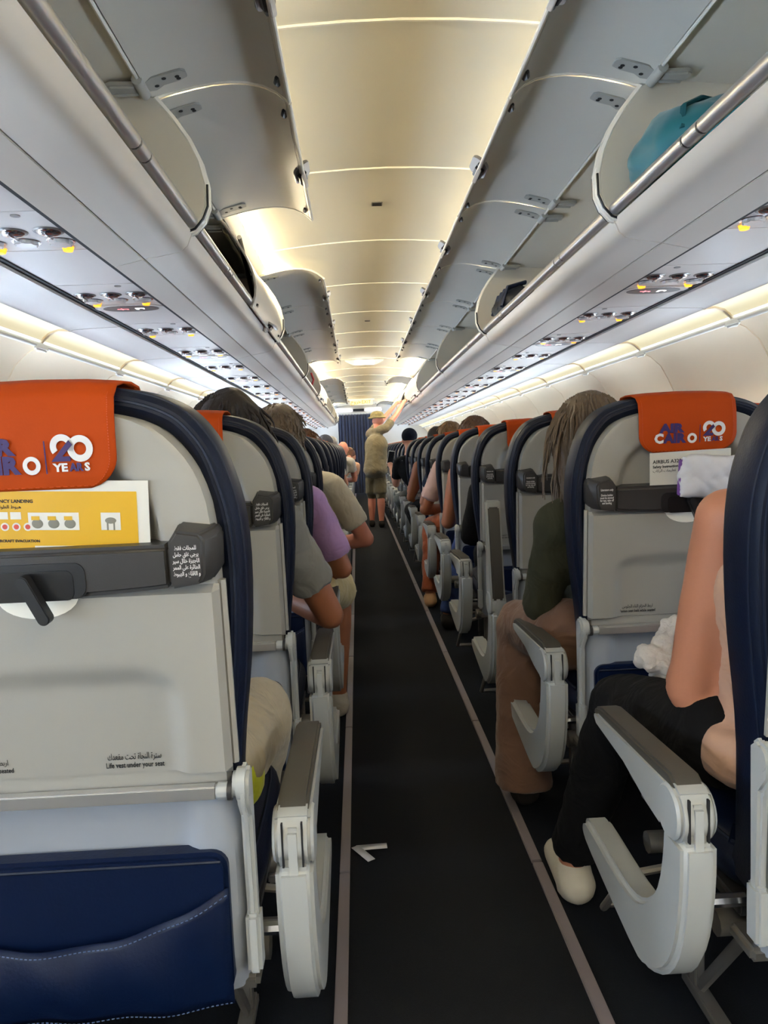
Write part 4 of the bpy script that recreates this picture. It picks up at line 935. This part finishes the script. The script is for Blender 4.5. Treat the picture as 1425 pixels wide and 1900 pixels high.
def seated(name, label, s, row, head=None, lean=0.0, fwd=0.0, el=None, ha=None, knA=None, anA=None, sx=None, sh=0.0, hip_y=0.20, shz=0.915, shA=None, **kw):
    x = (s*SX if sx is None else sx); y = ROW0+PITCH*row; a = -s
    J = {}
    J['hip'] = V(x, y+hip_y, 0.575)
    J['chest'] = V(x+a*lean*0.7, y+0.185+fwd*0.6, 0.835)
    J['neck'] = V(x+a*lean, y+0.19+fwd, shz+0.045)
    J['head'] = V(*head) if head else V(x+a*lean*1.15, y+0.215+fwd, 1.11)
    J['shA'] = V(*shA) if shA else V(x+a*(lean+0.165), y+0.18+fwd, shz); J['shB'] = V(x+a*(lean-0.165), y+0.18+fwd, shz)
    J['elA'] = V(*el) if el else V(x+a*0.25, y+0.27, 0.66); J['elB'] = V(x-a*0.20, y+0.30, 0.66)
    J['haA'] = V(*ha) if ha else V(x+a*0.10, y+0.46, 0.63); J['haB'] = V(x-a*0.06, y+0.47, 0.64)
    J['knA'] = V(*knA) if knA else V(x+a*0.11, y+0.53, 0.535); J['knB'] = V(x-a*0.11, y+0.53, 0.535)
    J['anA'] = V(*anA) if anA else V(x+a*0.11, y+0.50, 0.10); J['anB'] = V(x-a*0.11, y+0.50, 0.10)
    return figure(name, label, J, **kw)
# --- left side of the aisle
def yr(i): return ROW0+PITCH*i
f = seated('person', 'passenger in khaki trousers and yellow top behind the card seat', -1, 0, head=(-0.62, 1.26, 1.00), shz=0.84, sx=-0.60, sk=M('skin_light'), shirt=cloth('yellow', (206, 214, 40)), pants=cloth('khaki', (168, 156, 134)), knA=(-0.40, 1.52, 0.545), el=(-0.44, 1.30, 0.66), sleeve=0.5, shoe=cloth('shoe_white', (180, 174, 162)), vox=0.011, pant_r=1.12, extra=[((-0.50, 1.23, 0.60), (0.06, 0.09, 0.06)), ((-0.44, 1.24, 0.59), (0.05, 0.08, 0.05)), ((-0.395, 1.25, 0.565), (0.036, 0.07, 0.05)), ((-0.380, 1.25, 0.535), (0.028, 0.06, 0.05))])
hair(f, hairm('brown', (70, 48, 34)))
f = seated('person', 'dark haired passenger in grey t-shirt, elbow on the armrest', -1, 1, head=(-0.505, 2.02, 1.115), lean=0.03, el=(-0.262, 2.03, 0.635), ha=(-0.42, 2.24, 0.66), shA=(-0.375, 1.93, 0.90), sk=M('skin_tan'), shirt=cloth('grey', (128, 126, 122), 0.12), pants=cloth('black', (24, 24, 27)), sleeve=0.66, shoe=cloth('shoe_white', (180, 174, 162)), vox=0.009)
hair(f, hairm('dark', (34, 25, 21)), long=0.20, strands=420, seed=5, thick=1.2)
f = seated('person', 'passenger in lavender shirt and khaki shorts with tousled grey hair', -1, 2, head=(-0.455, 2.78, 1.125), lean=0.05, el=(-0.243, 2.74, 0.650), ha=(-0.42, 2.97, 0.64), shA=(-0.345, 2.68, 0.905), knA=(-0.27, 3.02, 0.54), anA=(-0.29, 3.03, 0.10), sk=M('skin_tan'), shirt=cloth('lavender', (176, 140, 188)), pants=cloth('sand', (190, 172, 128)), shorts=True, sleeve=0.80, shoe=cloth('shoe_white', (180, 174, 162)), vox=0.010)
hair(f, hairm('grey', (112, 96, 78)), strands=260, seed=8)
f = seated('person', 'passenger in cream t-shirt leaning into the aisle', -1, 3, head=(-0.47, 3.50, 1.05), lean=0.13, fwd=0.06, el=(-0.145, 3.50, 0.665), ha=(-0.36, 3.66, 0.62), shA=(-0.285, 3.44, 0.915), sk=M('skin_pink'), shirt=cloth('cream', (204, 194, 174)), pants=cloth('olive', (96, 90, 60)), sleeve=0.72, shoe=cloth('shoe_white', (180, 174, 162)), vox=0.010, wide=1.1)
hair(f, hairm('brown', (70, 48, 34)))
f = seated('person', 'passenger with smooth copper brown hair', -1, 6, head=(-0.55, 5.75, 1.125), sk=M('skin_light'), shirt=cloth('white', (190, 186, 180)), pants=cloth('black', (24, 24, 27)), vox=0.016)
hair(f, hairm('copper', (112, 74, 44)), long=0.12, strands=120, seed=4)
def cap(fig, m):
    root, P, R, k = fig
    blob('cap', [('e', P(0, -0.012, 0.045), (0.086, 0.104, 0.086), R), ('e', P(0, 0.095, 0.035), (0.070, 0.065, 0.012), R)], m, root, 0.010, 2)
f = seated('person', 'passenger in a grey cap', -1, 9, head=(-0.50, 8.0, 1.13), sk=M('skin_light'), shirt=cloth('navy', (40, 50, 70)), pants=cloth('black', (24, 24, 27)), vox=0.018); cap(f, cloth('capgrey', (116, 114, 116)))
f = seated('person', 'passenger in a pale grey cap next to the darker cap', -1, 11, head=(-0.49, 9.5, 1.14), sk=M('skin_light'), shirt=cloth('white', (190, 186, 180)), pants=cloth('black', (24, 24, 27)), vox=0.018); cap(f, cloth('caplight', (150, 148, 148)))
f = seated('person', 'bald man in white shirt leaning into the aisle', -1, 13, head=(-0.37, 11.0, 1.10), lean=0.15, el=(-0.22, 10.98, 0.66), sk=M('skin_pink'), shirt=cloth('white', (190, 186, 180)), pants=cloth('blue', (120, 140, 170)), vox=0.018)
f = seated('person', 'woman with sunglasses pushed up on her brown hair', -1, 14, head=(-0.285, 11.9, 1.00), lean=0.22, shz=0.84, el=(-0.22, 11.75, 0.62), sk=M('skin_light'), shirt=cloth('peach', (220, 170, 140)), pants=cloth('white', (190, 186, 180)), vox=0.018, yaw=math.radians(-75))
hair(f, hairm('auburn', (96, 56, 34)), long=0.10)
root, P, R, k = f
MB().ell(P(0.035, 0.055, 0.105), (0.026, 0.008, 0.020), 10, 6, R.to_matrix()).ell(P(-0.035, 0.055, 0.105), (0.026, 0.008, 0.020), 10, 6, R.to_matrix()).tube([P(-0.08, -0.02, 0.07), P(-0.065, 0.05, 0.10), P(0.065, 0.05, 0.10), P(0.08, -0.02, 0.07)], 0.004, 6).build('sunglasses', 'black_plastic', root)
# --- right side of the aisle
f = seated('person', 'bare armed passenger in black trousers and white sneaker', 1, 0, head=(0.66, 1.30, 1.04), lean=0.03, el=(0.392, 1.270, 0.640), ha=(0.470, 1.475, 0.615), shA=(0.425, 1.20, 0.945), knA=(0.385, 1.60, 0.50), anA=(0.300, 1.695, 0.12), sk=skin('fair', (190, 128, 100)), shirt=cloth('blush', (196, 158, 136)), pants=cloth('blackest', (14, 14, 16)), sleeve=0.0, bare=True, shoe=mat('sneaker', (200, 194, 180), 0.6, vary=0.08, vscale=40), vox=0.009, pant_r=0.98, extra=[((0.415, 1.18, 0.560), (0.045, 0.08, 0.05))])
hair(f, hairm('brown', (70, 48, 34)))
root = f[0]
f = seated('person', 'long haired passenger in olive jacket and brown wide trousers', 1, 1, head=(0.445, 2.00, 1.075), lean=0.08, el=(0.315, 2.02, 0.640), ha=(0.47, 2.22, 0.66), shA=(0.345, 1.945, 0.865), shz=0.88, knA=(0.315, 2.28, 0.525), anA=(0.290, 2.19, 0.055), sk=M('skin_light'), shirt=cloth('olive_jacket', (58, 58, 44), 0.12), pants=cloth('mocha', (120, 90, 74)), hem=0.078, sleeve=1.5, shoe=cloth('shoe_dark', (40, 36, 34)), vox=0.010, pant_r=1.12)
hair(f, hairm('ash', (98, 82, 66)), long=0.27, strands=520, seed=11, back=0.03)
f = seated('person', 'passenger in black sleeves beyond the folded armrest', 1, 3, head=(0.62, 3.48, 1.02), shz=0.86, lean=0.02, el=(0.345, 3.50, 0.66), sk=M('skin_tan'), shirt=cloth('black', (24, 24, 27)), pants=cloth('black', (24, 24, 27)), sleeve=1.5, vox=0.012)
hair(f, hairm('dark', (34, 25, 21)))
f = seated('person', 'passenger in blue sleeveless top and patterned trousers', 1, 4, head=(0.62, 4.22, 1.02), shz=0.90, el=(0.322, 4.20, 0.655), ha=(0.38, 4.42, 0.64), shA=(0.375, 4.15, 0.93), sk=M('skin_tan'), shirt=cloth('royal', (30, 60, 130)), pants=mat('cloth_pattern', (40, 60, 110), 0.85, vary=0.9, vscale=30), bare=True, sleeve=0, anA=(0.33, 4.40, 0.10), shoe=cloth('shoe_dark', (40, 36, 34)), vox=0.012)
hair(f, hairm('dark', (34, 25, 21)))
f = seated('person', 'brown haired passenger in pale pink shirt, rust trousers and clogs', 1, 5, head=(0.615, 5.02, 1.145), lean=0.06, el=(0.268, 5.02, 0.665), ha=(0.46, 5.14, 0.66), shA=(0.375, 4.93, 0.94), knA=(0.33, 5.22, 0.53), anA=(0.285, 5.05, 0.11), sk=M('skin_tan'), shirt=cloth('palepink', (204, 172, 166)), pants=cloth('rust', (146, 78, 52)), sleeve=0.72, shoe=mat('clog', (182, 142, 102), 0.6), vox=0.011)
hair(f, hairm('chestnut', (82, 56, 38)), strands=150, seed=3)
f = seated('person', 'passenger with short sandy hair above the orange covers', 1, 6, head=(0.545, 5.78, 1.14), sk=M('skin_light'), shirt=cloth('navy', (40, 50, 70)), pants=cloth('black', (24, 24, 27)), vox=0.016); hair(f, hairm('sandy', (120, 92, 58)), strands=120, seed=6)
f = seated('person', 'tan armed passenger in pink top with black trousers', 1, 7, head=(0.52, 6.48, 1.12), lean=0.05, el=(0.275, 6.48, 0.655), ha=(0.40, 6.42, 0.90), shA=(0.345, 6.40, 0.92), knA=(0.30, 6.80, 0.52), sk=M('skin_tan'), shirt=cloth('rose', (186, 92, 116)), pants=cloth('black', (24, 24, 27)), sleeve=0, bare=True, shoe=cloth('shoe_white', (180, 174, 162)), vox=0.013); hair(f, hairm('dark', (34, 25, 21)))
f = seated('person', 'dark haired passenger behind the man in the navy cap', 1, 8, head=(0.60, 7.20, 1.13), sk=M('skin_tan'), shirt=cloth('navy', (40, 50, 70)), pants=cloth('black', (24, 24, 27)), vox=0.018); hair(f, hairm('dark', (34, 25, 21)))
f = seated('person', 'man in navy cap and black shirt holding up a phone', 1, 9, head=(0.395, 8.08, 1.165), lean=0.20, el=(0.235, 8.10, 0.70), ha=(0.20, 8.30, 0.87), shA=(0.265, 7.98, 0.93), knA=(0.28, 8.35, 0.52), sk=M('skin_light'), shirt=cloth('black', (24, 24, 27)), pants=cloth('denim', (92, 100, 96)), sleeve=0.7, shoe=cloth('shoe_white', (180, 174, 162)), vox=0.014); cap(f, cloth('capnavy', (26, 30, 42)))
ph = empty('phone', (0.20, 8.36, 0.985), 'white phone held up by the man in the navy cap', 'phone'); ph.rotation_euler = (0.2, 0.15, 0.3)
MB().box((0, 0, 0), (0.074, 0.009, 0.15)).build('body', 'card_white', ph, bevel=0.004); MB().box((0, -0.0048, 0), (0.066, 0.001, 0.136)).build('screen', 'black_plastic', ph)
# bundled white sleeve in the hands of the first row passenger on the right
b = empty('bundled_sweater', (0.50, 1.53, 0.56), 'bundled white ribbed sweater held in the lap', 'sweater')
me = blob('cloth', [('e', V(-0.070, -0.01, 0.060), (0.040, 0.045, 0.028), Euler((0, 0.4, 0))), ('e', V(-0.02, 0.0, 0.040), (0.060, 0.055, 0.032), Euler((0, -0.3, 0.2))), ('c', V(-0.045, 0, 0.075), V(-0.015, 0.02, 0.115), 0.022, 0.026), ('e', V(0.0, -0.01, 0.0), (0.055, 0.05, 0.030), Euler((0, 0.5, 0))), ('c', V(-0.05, -0.03, 0.015), V(0.02, -0.02, -0.02), 0.022, 0.02)], mat('ribbed', (200, 192, 184), 0.9, vary=0.05, vscale=20, nscale=140, nbump=0.8), b, 0.004, 1, wr=0.012, seed=5)
noisy(me.data, 0.009, 46, 3)
# --- standing man reaching into a bin
J = {'hip': V(0.075, 10.42, 0.80), 'chest': V(0.10, 10.45, 1.13), 'neck': V(0.115, 10.47, 1.335), 'head': V(0.135, 10.50, 1.475), 'shA': V(0.02, 10.62, 1.30), 'shB': V(0.235, 10.40, 1.36),
     'elA': V(0.22, 10.85, 1.50), 'haA': V(0.42, 11.10, 1.72), 'elB': V(0.40, 10.60, 1.545), 'haB': V(0.53, 10.92, 1.735),
     'knA': V(0.01, 10.55, 0.44), 'anA': V(0.0, 10.53, 0.085), 'knB': V(0.135, 10.42, 0.44), 'anB': V(0.13, 10.40, 0.085)}
f = figure('person', 'standing man in khaki shirt and shorts reaching into an overhead bin', J, M('skin_pink'), cloth('khakishirt', (116, 106, 84)), cloth('khakishorts', (98, 88, 66)), sleeve=0.5, shorts=True, shoe=cloth('shoe_dark', (40, 36, 34)), vox=0.012, yaw=math.radians(20), wide=1.0, tk=1.35)
root, P, R, k = f
camo = mat('camo', (120, 108, 70), 0.9, vary=0.75, vscale=26)
blob('bucket_hat', [('e', P(-0.01, -0.01, 0.075), (0.095, 0.105, 0.062), R), ('e', P(-0.01, 0.0, 0.040), (0.135, 0.150, 0.014), R)], camo, root, 0.010, 1, wr=0.006)

bpy.data.scenes.remove(TMP)
